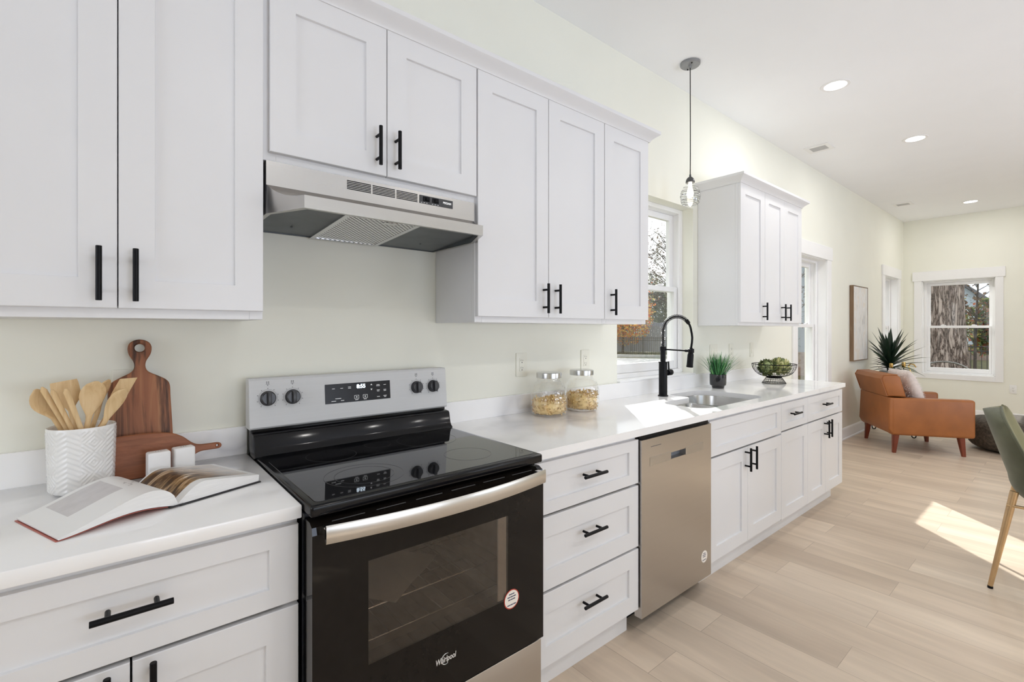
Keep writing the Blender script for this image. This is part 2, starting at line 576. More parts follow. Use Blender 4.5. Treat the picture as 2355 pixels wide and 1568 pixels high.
# ------------------------------------------------------------------ windows (double hung)
def dh_window(idx, a0, a1, z0, z1, meet, P, panes='glass', jamb=0.032, st=0.05, dep=0.085):
    """a0..a1 along the wall, P(a, d, z) maps to the room; d is the depth into the wall"""
    bm = nb()
    def bx(b, u0, u1, d0, d1, w0, w1, bev=0.002):
        c = [P(u0, d0, w0), P(u1, d1, w1)]
        lo = [min(c[0][i], c[1][i]) for i in range(3)]
        hi = [max(c[0][i], c[1][i]) for i in range(3)]
        box(b, lo[0], hi[0], lo[1], hi[1], lo[2], hi[2], bev)
    e = 0.001
    for (u0, u1) in ((a0 + e, a0 + jamb), (a1 - jamb, a1 - e)):
        bx(bm, u0, u1, dep, 0.20, z0 + e, z1 - e)
        bx(bm, u0, u1 + (0.012 if u0 < (a0 + a1) / 2 else 0), dep + 0.005, dep + 0.018, z0 + e, z1 - e, 0.001) if u0 < (a0 + a1) / 2 else bx(bm, u0 - 0.012, u1, dep + 0.005, dep + 0.018, z0 + e, z1 - e, 0.001)
    bx(bm, a0 + jamb, a1 - jamb, dep, 0.20, z1 - jamb, z1 - e)
    bx(bm, a0 + jamb, a1 - jamb, dep - 0.01, 0.20, z0 + e, z0 + jamb * 0.9)
    fr = struct('window_%d' % idx, bm, M_TRIM)
    ia0, ia1 = a0 + jamb + 0.001, a1 - jamb - 0.001
    def sash(name, w0, w1, d0, d1, bot, top):
        b = nb()
        bx(b, ia0, ia0 + st, d0, d1, w0, w1, 0.003)
        bx(b, ia1 - st, ia1, d0, d1, w0, w1, 0.003)
        bx(b, ia0 + st, ia1 - st, d0, d1, w0, w0 + bot, 0.003)
        bx(b, ia0 + st, ia1 - st, d0, d1, w1 - top, w1, 0.003)
        s = obj(name, b, M_TRIM, fr)
        g = nb()
        bx(g, ia0 + st - 0.004, ia1 - st + 0.004, (d0 + d1) / 2 - 0.002, (d0 + d1) / 2 + 0.002, w0 + bot - 0.004, w1 - top + 0.004, 0)
        obj('pane', g, M_GLASS, s)
        return s
    up = sash('upper_sash', meet - 0.018, z1 - jamb - 0.001, dep + 0.062, dep + 0.095, 0.034, st * 0.9)
    lo = sash('lower_sash', z0 + jamb * 0.9 + 0.001, meet + 0.018, dep + 0.022, dep + 0.056, 0.062, 0.036)
    for q in (0.27, 0.73):
        b = nb()
        am = ia0 + (ia1 - ia0) * q
        bx(b, am - 0.03, am + 0.03, dep + 0.024, dep + 0.05, meet + 0.019, meet + 0.028, 0.003)
        bx(b, am - 0.012, am + 0.022, dep + 0.020, dep + 0.036, meet + 0.028, meet + 0.036, 0.003)
        obj('sash_lock', b, M_TRIM, lo)
    return fr
PX = lambda a, d, z: (a, d, z)
PE = lambda a, d, z: (ROOM_X1 + d, a, z)
dh_window(1, *W1, 1.645, PX)
dh_window(2, *W2, 1.385, PX)
dh_window(3, *W3, 1.385, PX)
dh_window(4, *WE, 1.385, PE, st=0.045, dep=0.10)

# quartz-white sill ledge under the sink window
b = nb()
box(b, W1[0] + 0.001, W1[1] - 0.001, -0.024, 0.084, 1.0085, 1.019, 0.003, 2)
struct('trim_1', b, M_TRIM)

def casing(idx, a0, a1, z0, z1, P, wl, wr, head=0.148, bot=0.075, over=0.02, th=0.018):
    bm = nb()
    def bx(u0, u1, d, w0, w1):
        c = [P(u0, -d, w0), P(u1, -0.0005, w1)]
        lo = [min(c[0][i], c[1][i]) for i in range(3)]
        hi = [max(c[0][i], c[1][i]) for i in range(3)]
        box(bm, lo[0], hi[0], lo[1], hi[1], lo[2], hi[2], 0.002)
    bx(a0 - wl, a0, th, z0 - bot, z1)
    bx(a1, a1 + wr, th, z0 - bot, z1)
    bx(a0, a1, th, z0 - bot, z0)
    bx(a0 - wl - over, a1 + wr + over, th + 0.006, z1, z1 + head)
    # jamb boards lining the opening
    def jb(u0, u1, w0, w1):
        c = [P(u0, 0.0, w0), P(u1, 0.083, w1)]
        lo = [min(c[0][i], c[1][i]) for i in range(3)]
        hi = [max(c[0][i], c[1][i]) for i in range(3)]
        box(bm, lo[0], hi[0], lo[1], hi[1], lo[2], hi[2], 0)
    jb(a0, a0 + 0.008, z0, z1)
    jb(a1 - 0.008, a1, z0, z1)
    jb(a0, a1, z1 - 0.008, z1)
    jb(a0, a1, z0, z0 + 0.008)
    return struct('trim_%d' % idx, bm, M_TRIM)
casing(2, *W2, PX, 0.115, 0.125)
casing(3, *W3, PX, 0.125, 0.120)
casing(4, *WE, PE, 0.085, 0.095, bot=0.078)
# ------------------------------------------------------------------ cabinetry
Y_BOX, Y_UP = -0.304, -0.324        # upper carcass front, upper door face
YB_BOX, YB = -0.612, -0.632         # base carcass front, base door face
CT_TOP, CT_BOT = 0.912, 0.880
Z_UB, Z_UT = 1.372, 2.400

def shaker(x0, x1, z0, z1, yf, rx=0.073, rz=0.073, th=0.0195, rec=0.009):
    bm = nb()
    yb = yf + th
    def ring(a0, a1, c0, c1, y):
        return [bm.verts.new(p) for p in ((a0, y, c0), (a1, y, c0), (a1, y, c1), (a0, y, c1))]
    e = 0.0016
    rs = [ring(x0, x1, z0, z1, yb), ring(x0, x1, z0, z1, yf + e), ring(x0 + e, x1 - e, z0 + e, z1 - e, yf),
          ring(x0 + rx, x1 - rx, z0 + rz, z1 - rz, yf), ring(x0 + rx + 0.001, x1 - rx - 0.001, z0 + rz + 0.001, z1 - rz - 0.001, yf + rec)]
    for A, B in zip(rs[:-1], rs[1:]):
        for k in range(4):
            bm.faces.new((A[k], A[(k + 1) % 4], B[(k + 1) % 4], B[k]))
    bm.faces.new(rs[-1])
    bm.faces.new(list(reversed(rs[0])))
    return bm

def pull(x, z, yf, vert=True, L=0.132, cc=0.078, r=0.0063, off=0.034):
    bm = nb()
    d = Vector((0, 0, 1)) if vert else Vector((1, 0, 0))
    c = Vector((x, yf - off, z))
    tube(bm, [c - d * L / 2, c - d * (L / 2 - 0.0008), c + d * (L / 2 - 0.0008), c + d * L / 2], [r * 0.9, r, r, r * 0.9], 14)
    for s in (-1, 1):
        q = c + d * s * cc / 2
        cyl(bm, q, Vector((q.x, yf - 0.0003, q.z)), 0.0050, None, 10)
    return bm

def carcass(bm, x0, x1, y0, y1, z0, z1, top=True, stile=0.036, rail=0.030):
    t = 0.016
    yb = y0 + 0.019
    box(bm, x0, x0 + t, yb, y1, z0, z1)
    box(bm, x1 - t, x1, yb, y1, z0, z1)
    box(bm, x0 + t, x1 - t, yb, y1, z0, z0 + t)
    if top:
        box(bm, x0 + t, x1 - t, yb, y1, z1 - t, z1)
    box(bm, x0 + t, x1 - t, y1 - 0.006, y1, z0 + t, z1 - (t if top else 0.05))
    box(bm, x0, x0 + stile, y0, yb, z0, z1, 0.001)
    box(bm, x1 - stile, x1, y0, yb, z0, z1, 0.001)
    box(bm, x0 + stile, x1 - stile, y0, yb, z0, z0 + rail)
    box(bm, x0 + stile, x1 - stile, y0, yb, z1 - rail, z1)
    return bm

def upper(label, x0, x1, z0, z1, doors, hz, group=None):
    """doors: list of (x0, x1, handle x); hz: handle centre height"""
    t = thing('wall_cabinet', label, 'cabinet', (x0, -0.002, z0), 0, group)
    obj('carcass', carcass(nb(), x0, x1, Y_BOX, -0.002, z0, z1), M_CAB, t)
    b = nb()
    box(b, x0 + 0.017, x1 - 0.017, Y_BOX + 0.02, -0.01, z0 - 0.0005, z0 + 0.0)
    for (a, c, hx) in doors:
        d = obj('door', shaker(a, c, z0 + 0.024, 2.388, Y_UP), M_CAB, t)
        obj('handle', pull(hx, hz, Y_UP), M_BLACK, d, label='slim black bar pull')
    return t

G_UP = 'white wall cabinets'
upper('white two door wall cabinet at far left above the crock and cutting boards', -0.330, 0.3395, Z_UB, Z_UT, [(-0.326, 0.0045, -0.030), (0.0068, 0.337, 0.040)], 1.479)
upper('short white two door wall cabinet directly above the steel range hood', 0.340, 1.1135, 1.851, Z_UT, [(0.355, 0.7265, 0.690), (0.7295, 1.1105, 0.760)], 1.965)
upper('white two door wall cabinet just right of the range hood', 1.114, 1.9055, Z_UB, Z_UT, [(1.117, 1.510, 1.478), (1.513, 1.9035, 1.553)], 1.481)
upper('narrow white single door wall cabinet at the left edge of the sink window', 1.906, 2.287, Z_UB, Z_UT, [(1.908, 2.285, 1.955)], 1.481)
upper('narrow white single door wall cabinet to the right of the sink window', 3.402, 3.8045, Z_UB, Z_UT, [(3.404, 3.8025, 3.765)], 1.479)
upper('white two door wall cabinet farthest right, above the wire bowl of artichokes', 3.805, 4.545, Z_UB, Z_UT, [(3.807, 4.170, 4.110), (4.173, 4.543, 4.215)], 1.479)

def crown(bm, x0, x1, ends):
    """cove moulding round the cabinet tops; ends: (left return, right return)"""
    prof = [(-0.004, 2.386), (0.004, 2.386), (0.007, 2.394), (0.016, 2.404), (0.030, 2.416), (0.042, 2.424), (0.046, 2.428), (0.046, 2.444), (0.004, 2.444), (-0.004, 2.402)]
    y0 = Y_UP - 0.0005
    paths = []
    for (o, z) in prof:
        oo = max(o, 0.0)
        pts = []
        if ends[0]:
            pts.append((x0 - o, -0.002, z))
        pts.append((x0 - (o if ends[0] else 0), y0 - o, z))
        pts.append((x1 + (o if ends[1] else 0), y0 - o, z))
        if ends[1]:
            pts.append((x1 + o, -0.002, z))
        paths.append([bm.verts.new(p) for p in pts])
    n = len(paths)
    m = len(paths[0])
    for i in range(n):
        A, B = paths[i], paths[(i + 1) % n]
        for k in range(m - 1):
            bm.faces.new((A[k], A[k + 1], B[k + 1], B[k]))
    bm.faces.new([p[0] for p in paths])
    bm.faces.new([p[-1] for p in reversed(paths)])
    return bm
def cr(x0, x1, ends, label):
    b = crown(nb(), x0, x1, ends)
    o = obj('crown_molding', b, M_CAB, None, angle=25)
    return tag(o, label, 'molding')
cr(-0.345, 2.292, (True, True), 'long white crown molding on top of the cabinet run over the range')
cr(3.396, 4.550, (True, True), 'short white crown molding on top of the cabinets right of the sink window')

# ---- base cabinets
def base(label, x0, x1, fronts, toe=(0, 0), top_rail=True):
    """fronts: list of (kind, x0, x1, z0, z1, handle) kind: 'drawer' | 'door' | 'panel'"""
    t = thing('base_cabinet', label, 'cabinet', (x0, -0.004, 0))
    b = nb()
    carcass(b, x0, x1, YB_BOX, -0.004, 0.112, CT_BOT - 0.0005, top=False)
    obj('carcass', b, M_CAB, t)
    b = nb()
    box(b, x0 + toe[0], x1 - toe[1], -0.571, -0.553, 0.0, 0.112, 0.001)
    for xx in (x0 + toe[0], x1 - toe[1] - 0.016):
        box(b, xx, xx + 0.016, -0.553, -0.02, 0.0, 0.112)
    obj('toe_kick', b, M_CAB, t)
    for (kind, a, c, z0, z1, h) in fronts:
        if kind == 'door':
            d = obj('door', shaker(a, c, z0, z1, YB), M_CAB, t)
            if h is not None:
                obj('handle', pull(h, 0.600, YB), M_BLACK, d, label='slim black bar pull')
        else:
            rz = 0.046 if z1 - z0 < 0.2 else 0.073
            d = obj('drawer' if kind == 'drawer' else 'false_drawer_front', shaker(a, c, z0, z1, YB, 0.066, rz), M_CAB, t)
            if h is not None:
                obj('handle', pull(h, (z0 + z1) / 2 + (0.012 if z1 - z0 < 0.2 else 0.03), YB, False), M_BLACK, d, label='slim black bar pull')
    return t

base('white base cabinet left of the range, under the open book', -0.312, 0.3515, [('drawer', -0.309, 0.3495, 0.674, 0.862, 0.028), ('door', -0.309, 0.0235, 0.122, 0.664, -0.012), ('door', 0.0275, 0.3495, 0.122, 0.664, 0.060)])
base('white three drawer base cabinet between the range and the dishwasher', 1.131, 1.7595, [('drawer', 1.133, 1.7575, 0.672, 0.862, 1.437), ('drawer', 1.133, 1.7575, 0.396, 0.662, 1.437), ('drawer', 1.133, 1.7575, 0.120, 0.386, 1.437)], toe=(0, 0.004))
base('white sink base cabinet beside the dishwasher with a false drawer front', 2.374, 3.2965, [('panel', 2.377, 3.2945, 0.674, 0.862, None), ('door', 2.377, 2.8145, 0.120, 0.664, 2.782), ('door', 2.8175, 3.2945, 0.120, 0.664, 2.858)])
base('narrow white base cabinet with one drawer over one door, right of the sink base', 3.297, 3.7575, [('drawer', 3.299, 3.7555, 0.686, 0.862, 3.487), ('door', 3.299, 3.7555, 0.112, 0.676, None)])
base('white base cabinet at the far right end of the counter with paired door pulls', 3.758, 4.508, [('drawer', 3.760, 4.506, 0.686, 0.862, 4.095), ('door', 3.760, 4.116, 0.112, 0.676, 4.088), ('door', 4.119, 4.506, 0.112, 0.676, 4.152)], toe=(0, 0.068))

# ---- countertops
t = thing('countertop', 'white veined quartz counter left of the range holding book and crock', 'countertop', (-0.33, 0, CT_BOT))
obj('slab', box(nb(), -0.335, 0.3530, -0.6475, -0.001, CT_BOT, CT_TOP, 0.003, 2), M_QUARTZ, t)
obj('backsplash', box(nb(), -0.335, 0.3530, -0.0205, -0.001, CT_TOP, 1.008, 0.002, 1), M_QUARTZ, t)

def rrect(x0, x1, y0, y1, r, n=8):
    """rounded rectangle outline, r = (r_x0y0, r_x1y0, r_x1y1, r_x0y1)"""
    pts = []
    for (cx_, cy_, a0, rr) in ((x0 + r[0], y0 + r[0], PI, r[0]), (x1 - r[1], y0 + r[1], 1.5 * PI, r[1]), (x1 - r[2], y1 - r[2], 0, r[2]), (x0 + r[3], y1 - r[3], 0.5 * PI, r[3])):
        for i in range(n + 1):
            a = a0 + (PI / 2) * i / n
            pts.append((cx_ + rr * math.cos(a), cy_ + rr * math.sin(a)))
    return pts
SB = rrect(2.445, 2.775, -0.568, -0.285, (0.09, 0.03, 0.03, 0.09))     # small bowl
LB = rrect(2.805, 3.225, -0.568, -0.118, (0.03, 0.09, 0.13, 0.06))     # large bowl
# outline of the cut-out in the stone (both bowls together, with the step behind the small bowl)
CUT = []
def arc(cx_, cy_, r, a0, a1, n=8):
    return [(cx_ + r * math.cos(a0 + (a1 - a0) * i / n), cy_ + r * math.sin(a0 + (a1 - a0) * i / n)) for i in range(n + 1)]
CUT += arc(2.445 + 0.09, -0.568 + 0.09, 0.09, PI, 1.5 * PI)
CUT += arc(3.225 - 0.09, -0.568 + 0.09, 0.09, 1.5 * PI, 2 * PI)
CUT += arc(3.225 - 0.13, -0.118 - 0.13, 0.13, 0, 0.5 * PI)
CUT += arc(2.800 + 0.05, -0.118 - 0.05, 0.05, 0.5 * PI, PI)
CUT += [(2.800, -0.265), (2.780, -0.285)]
CUT += arc(2.445 + 0.09, -0.285 - 0.09, 0.09, 0.5 * PI, PI)

def slab_with_hole(x0, x1, y0, y1, z0, z1, hole):
    bm = nb()
    outer = [(x0, y0), (x1, y0), (x1, y1), (x0, y1)]
    tops = []
    for z in (z1, z0):
        vo = [bm.verts.new((p[0], p[1], z)) for p in outer]
        vh = [bm.verts.new((p[0], p[1], z)) for p in hole]
        eo = [bm.edges.new((vo[i], vo[(i + 1) % 4])) for i in range(4)]
        eh = [bm.edges.new((vh[i], vh[(i + 1) % len(vh)])) for i in range(len(vh))]
        bmesh.ops.triangle_fill(bm, use_beauty=True, use_dissolve=False, edges=eo + eh)
        tops.append((vo, vh))
    for w in (0, 1):
        A, B = tops[0][w], tops[1][w]
        for i in range(len(A)):
            j = (i + 1) % len(A)
            bm.faces.new((A[i], A[j], B[j], B[i]))
    return bm
t = thing('countertop', 'long white veined quartz counter from the range to the far end, with sink cutout', 'countertop', (1.13, 0, CT_BOT))
obj('slab', slab_with_hole(1.129, 4.530, -0.6475, -0.001, CT_BOT, CT_TOP, CUT), M_QUARTZ, t, angle=30)
obj('backsplash', box(nb(), 1.129, 4.530, -0.0205, -0.001, CT_TOP, 1.008, 0.002, 1), M_QUARTZ, t)

# ---- sink
def bowl(outline, z_top, depth):
    bm = nb()
    n = len(outline)
    cxm = sum(p[0] for p in outline) / n
    cym = sum(p[1] for p in outline) / n
    def sc(f, z):
        return [bm.verts.new((cxm + (p[0] - cxm) * f, cym + (p[1] - cym) * f, z)) for p in outline]
    rings = [sc(1.06, z_top - 0.001), sc(1.005, z_top - 0.001), sc(1.0, z_top - 0.006), sc(0.97, z_top - depth + 0.03), sc(0.93, z_top - depth + 0.008), sc(0.86, z_top - depth), sc(0.12, z_top - depth - 0.006)]
    for A, B in zip(rings[:-1], rings[1:]):
        for k in range(n):
            bm.faces.new((A[k], A[(k + 1) % n], B[(k + 1) % n], B[k]))
    bm.faces.new(rings[-1])
    return bm, (cxm, cym)
t = thing('sink', 'stainless steel double bowl sink set into the right hand counter', 'sink', (2.83, -0.33, 0.68))
for nm, ol, dp in (('small_bowl', SB, 0.17), ('large_bowl', LB, 0.21)):
    bm, (cx_, cy_) = bowl(ol, CT_BOT, dp)
    o = obj(nm, bm, M_SINK, t, angle=50)
    d = nb()
    lathe(d, [(0, 0.004), (0.022, 0.004), (0.03, 0.0065), (0.044, 0.0065), (0.044, 0.0)], cx_, cy_, CT_BOT - dp - 0.006, 24)
    obj('drain', d, M_CHROME, o)
# ------------------------------------------------------------------ range hood
M_MESH, t_, out_ = newmat('filter_mesh')
n_ = N(t_)
v_ = n_.coord('Object', (1, 1, 1), (0, 0, PI / 4))
wx = n_('ShaderNodeTexWave', {'Vector': v_, 'Scale': 24.0}, bands_direction='X').outputs['Fac']
wy = n_('ShaderNodeTexWave', {'Vector': v_, 'Scale': 24.0}, bands_direction='Y').outputs['Fac']
hole_ = n_.ramp(n_.math('MULTIPLY', wx, wy), [(0.20, (0.92, 0.92, 0.92)), (0.42, (0.03, 0.03, 0.03))])
pm_ = n_('ShaderNodeBsdfPrincipled', {'Metallic': 0.7, 'Roughness': 0.35})
t_.links.new(hole_, pm_.inputs['Base Color'])
t_.links.new(n_.bump(n_.math('MULTIPLY', wx, wy), 0.9, 0.003), pm_.inputs['Normal'])
t_.links.new(pm_.outputs[0], out_.inputs[0])

hd = thing('range_hood', 'stainless steel under cabinet range hood above the black range', 'range hood', (0.727, -0.002, 1.688))
HX0, HX1, HF, HL = 0.347, 1.106, -0.313, -0.458
def hrow(t):
    """left/right x, y, z along the flared front"""
    return (HX0 + 0.067 * t, HX1 - 0.063 * t, HF + (HL - HF) * t, 1.726 + 0.050 * (1 - t) ** 2.4)
bm = nb()
rows = [hrow(i / 10) for i in range(11)]
L = [bm.verts.new((r[0], r[2], r[3])) for r in rows]
R = [bm.verts.new((r[1], r[2], r[3])) for r in rows]
tl, tr = bm.verts.new((HX0, HF, 1.8495)), bm.verts.new((HX1, HF, 1.8495))
tbl, tbr = bm.verts.new((HX0, -0.002, 1.8495)), bm.verts.new((HX1, -0.002, 1.8495))
ll, lr = bm.verts.new((rows[-1][0], HL, 1.689)), bm.verts.new((rows[-1][1], HL, 1.689))
cl, cr_ = bm.verts.new((HX0, HF, 1.689)), bm.verts.new((HX1, HF, 1.689))
bl, br_ = bm.verts.new((HX0, -0.002, 1.689)), bm.verts.new((HX1, -0.002, 1.689))
bm.faces.new((tl, tr, R[0], L[0]))
bm.faces.new((tbl, tbr, tr, tl))
for i in range(10):
    bm.faces.new((L[i], R[i], R[i + 1], L[i + 1]))
bm.faces.new((L[-1], R[-1], lr, ll))
bm.faces.new(L + [ll, cl])
bm.faces.new(list(reversed(R)) + [cr_, lr][::1])
bm.faces.new((tbl, tl, L[0], cl, bl))
bm.faces.new((tbr, br_, cr_, R[0], tr))
bm.faces.new((tbl, bl, br_, tbr))
# folded-in bottom lip
def inset(v, dx, dy):
    return bm.verts.new((v.co.x + dx, v.co.y + dy, v.co.z))
ill, ilr, icl, icr, ibl, ibr = inset(ll, 0.012, 0.014), inset(lr, -0.012, 0.014), inset(cl, 0.013, 0.004), inset(cr_, -0.013, 0.004), inset(bl, 0.013, -0.008), inset(br_, -0.013, -0.008)
O = [ll, lr, cr_, br_, bl, cl]
I = [ill, ilr, icr, ibr, ibl, icl]
for k in range(6):
    bm.faces.new((O[k], O[(k + 1) % 6], I[(k + 1) % 6], I[k]))
obj('hood_shell', bm, M_STEEL, hd, angle=28)
bm = nb()
U = [bm.verts.new(p) for p in ((0.428, -0.444, 1.712), (1.030, -0.444, 1.712), (1.092, -0.309, 1.710), (1.092, -0.011, 1.692), (0.361, -0.011, 1.692), (0.361, -0.309, 1.710))]
bm.faces.new(U)
Dn = [bm.verts.new((v.co.x, v.co.y, 1.690)) for v in U]
for k in range(6):
    bm.faces.new((U[k], U[(k + 1) % 6], Dn[(k + 1) % 6], Dn[k]))
for (x, y) in ((0.47, -0.12), (0.97, -0.12)):
    ell(bm, (x, y, 1.697), 0.004, 0.004, 0.003, 8, 6)
obj('underside_panel', bm, M_DARK, hd, recalc=False)
ft = nb()
FX0, FX1 = 0.565, 0.822
a_ = (1.688 - 1.709) / (-0.014 + 0.40)
Mf = Matrix.Translation((0, -0.014, 1.687)) @ Matrix.Rotation(math.atan(a_), 4, 'X')
box(ft, FX0, FX1, -0.395, 0, 0, 0.006, 0.001, M=Mf)
fo = obj('grease_filter', ft, M_MESH, hd, label='silver mesh grease filter')
ft = nb()
for (x0, x1, y0, y1) in ((FX0 - 0.004, FX0 + 0.012, -0.398, 0.003), (FX1 - 0.012, FX1 + 0.004, -0.398, 0.003), (FX0 + 0.012, FX1 - 0.012, -0.012, 0.003), (FX0 + 0.012, FX1 - 0.012, -0.398, -0.386)):
    box(ft, x0, x1, y0, y1, -0.003, 0.008, 0.001, M=Mf)
box(ft, 0.70, 0.745, -0.36, -0.335, -0.004, 0.002, 0.001, M=Mf)
obj('filter_frame', ft, M_CHROME, fo)
bm = nb()
for (x0, x1) in ((0.591, 0.674), (0.680, 0.763), (0.769, 0.852)):
    for k in range(6):
        z = 1.809 + k * 0.0053
        box(bm, x0, x1, HF - 0.0006, HF + 0.004, z, z + 0.0030)
obj('vent_slots', bm, M_BLACK, hd, label='black louvre slots')
bm = nb()
box(bm, 0.860, 1.004, HF - 0.0018, HF + 0.003, 1.8085, 1.8385, 0.0006)
cp = obj('control_panel', bm, pmat('hood_control_black', (0.045, 0.045, 0.047), 0.4, grain=0.1), hd)
for x in (0.888, 0.927):
    bm = nb()
    box(bm, x - 0.014, x + 0.014, HF - 0.0035, HF - 0.0015, 1.817, 1.835, 0.0008)
    box(bm, x - 0.004, x + 0.012, HF - 0.0075, HF - 0.0035, 1.820, 1.832, 0.0015)
    obj('switch', bm, M_BLACK, cp)
text('brand_lettering', 'BROAN', 0.0105, M_WHITE, cp, face_y(0.978, HF - 0.0022, 1.825), 0.0002, 0.0006)
bm = nb()
for x in (0.868, 0.879, 0.890, 0.914, 0.926, 0.938):
    box(bm, x - 0.003, x + 0.003, HF - 0.0022, HF - 0.0016, 1.8110, 1.8122)
obj('printed_marks', bm, M_WHITE, cp)

# ------------------------------------------------------------------ range
RX0, RX1 = 0.3575, 1.1125
rg = thing('range', 'black and stainless freestanding electric range with glass cooktop', 'range', (0.735, -0.36, 0))
bm = nb()
box(bm, RX0, RX0 + 0.018, -0.652, -0.03, 0.02, 0.892)
box(bm, RX1 - 0.018, RX1, -0.652, -0.03, 0.02, 0.892)
box(bm, RX0 + 0.018, RX1 - 0.018, -0.05, -0.03, 0.02, 0.892)
box(bm, RX0 + 0.018, RX1 - 0.018, -0.652, -0.05, 0.02, 0.045)
box(bm, RX0 + 0.018, RX1 - 0.018, -0.652, -0.05, 0.288, 0.312)
box(bm, RX0 + 0.018, 0.44, -0.652, -0.63, 0.312, 0.892)
box(bm, 1.03, RX1 - 0.018, -0.652, -0.63, 0.312, 0.892)
box(bm, 0.44, 1.03, -0.652, -0.63, 0.80, 0.892)
box(bm, 0.44, 1.03, -0.652, -0.63, 0.312, 0.38)
for x in (RX0 + 0.05, RX1 - 0.05):
    for y in (-0.60, -0.09):
        cyl(bm, (x, y, 0), (x, y, 0.02), 0.018)
obj('body', bm, M_BENAM, rg)
# oven cavity (five walls) with racks
M_OVEN = pmat('oven_enamel', (0.30, 0.27, 0.24), 0.35, grain=0.2, gscale=30)
bm = nb()
cx0, cx1, cy0, cy1, cz0, cz1 = 0.44, 1.03, -0.629, -0.12, 0.38, 0.80
quad(bm, (cx0, cy1, cz0), (cx1, cy1, cz0), (cx1, cy1, cz1), (cx0, cy1, cz1))
quad(bm, (cx0, cy0, cz0), (cx1, cy0, cz0), (cx1, cy1, cz0), (cx0, cy1, cz0))
quad(bm, (cx0, cy0, cz1), (cx1, cy0, cz1), (cx1, cy1, cz1), (cx0, cy1, cz1))
quad(bm, (cx0, cy0, cz0), (cx0, cy1, cz0), (cx0, cy1, cz1), (cx0, cy0, cz1))
quad(bm, (cx1, cy0, cz0), (cx1, cy1, cz0), (cx1, cy1, cz1), (cx1, cy0, cz1))
obj('oven_cavity', bm, M_OVEN, rg, recalc=False)
for z in (0.565, 0.475):
    bm = nb()
    for y in (-0.60, -0.37, -0.15):
        tube(bm, [(0.445, y, z), (1.025, y, z)], 0.0035, 8)
    for k in range(13):
        x = 0.47 + k * 0.0443
        tube(bm, [(x, -0.603, z + 0.002), (x, -0.15, z + 0.002)], 0.0022, 6)
    obj('oven_rack', bm, M_CHROME, rg)
bm = nb()
Msh = Matrix.Translation((0.66, -0.47, 0.5735)) @ Matrix.Rotation(0.62, 4, 'Z')
g = [[bm.verts.new(Msh @ Vector((-0.14 + 0.28 * i / 6, -0.105 + 0.21 * j / 4, 0.006 * math.sin(i * 0.7) ** 2))) for j in range(5)] for i in range(7)]
g2 = [[bm.verts.new(v.co + Vector((0, 0, 0.0012))) for v in r] for r in g]
for i in range(6):
    for j in range(4):
        bm.faces.new((g[i][j], g[i][j + 1], g[i + 1][j + 1], g[i + 1][j]))
        bm.faces.new((g2[i][j], g2[i + 1][j], g2[i + 1][j + 1], g2[i][j + 1]))
o = obj('paper_sheet', bm, pmat('white_paper_sheet', (0.75, 0.76, 0.77), 0.6, grain=0.03), None)
tag(o, 'white paper sheet lying on the upper rack inside the oven', 'paper')
# cooktop
bm = nb()
box(bm, RX0 - 0.001, RX1 + 0.001, -0.704, -0.105, 0.8925, 0.922, 0.007, 3)
ck = obj('cooktop', bm, M_BENAM, rg)
bm = nb()
prism(bm, rrect(RX0 + 0.016, RX1 - 0.016, -0.684, -0.128, (0.015,) * 4, 5), lambda a, b, d: (a, b, d), 0.921, 0.9232, bev=0.0008, seg=1)
gp = obj('glass_surface', bm, M_BGLASS, ck)
M_RING = pmat('burner_print', (0.05, 0.05, 0.052), 0.2, grain=0.1)
def ring(bm, x, y, r, w, z):
    n = 64
    A = [bm.verts.new((x + r * math.cos(2 * PI * k / n), y + r * math.sin(2 * PI * k / n), z)) for k in range(n)]
    B = [bm.verts.new((x + (r + w) * math.cos(2 * PI * k / n), y + (r + w) * math.sin(2 * PI * k / n), z)) for k in range(n)]
    for k in range(n):
        bm.faces.new((A[k], A[(k + 1) % n], B[(k + 1) % n], B[k]))
for (x, y, rs) in ((0.555, -0.545, (0.11, 0.082)), (0.915, -0.545, (0.078,)), (0.555, -0.270, (0.078,)), (0.915, -0.270, (0.11,)), (0.735, -0.23, (0.045,))):
    bm = nb()
    for r in rs:
        ring(bm, x, y, r, 0.0018, 0.9235)
    obj('burner_ring', bm, M_RING, gp)
# back riser and control panel
MY = lambda a, b, d: (d, a, b)
bm = nb()
prism(bm, [(-0.03, 0.905), (-0.106, 0.905), (-0.140, 0.921), (-0.138, 0.926), (-0.128, 0.934), (-0.122, 0.946), (-0.114, 0.984), (-0.108, 0.990), (-0.075, 0.993), (-0.075, 1.006), (-0.03, 1.006)], MY, RX0 - 0.004, RX1 + 0.004, bev=0.003)
obj('back_riser', bm, M_BENAM, rg, angle=50)
bm = nb()
prism(bm, [(-0.03, 1.004), (-0.086, 1.004), (-0.091, 1.010), (-0.0885, 1.032), (-0.0765, 1.168), (-0.071, 1.175), (-0.03, 1.175)], MY, RX0 - 0.012, RX1 + 0.006, bev=0.002)
bg = obj('backguard', bm, M_STEELP, rg, angle=20)
PA = -math.atan(0.012 / 0.136)
def Mp(x, z):
    y = -0.0885 + (z - 1.032) * 0.012 / 0.136
    return Matrix.Translation((x, y, z)) @ Matrix.Rotation(PA, 4, 'X')
M_KNOB = pmat('knob_charcoal', (0.03, 0.03, 0.033), 0.32, grain=0.1)
M_INK = pmat('dark_print', (0.12, 0.12, 0.13), 0.5, grain=0.05)
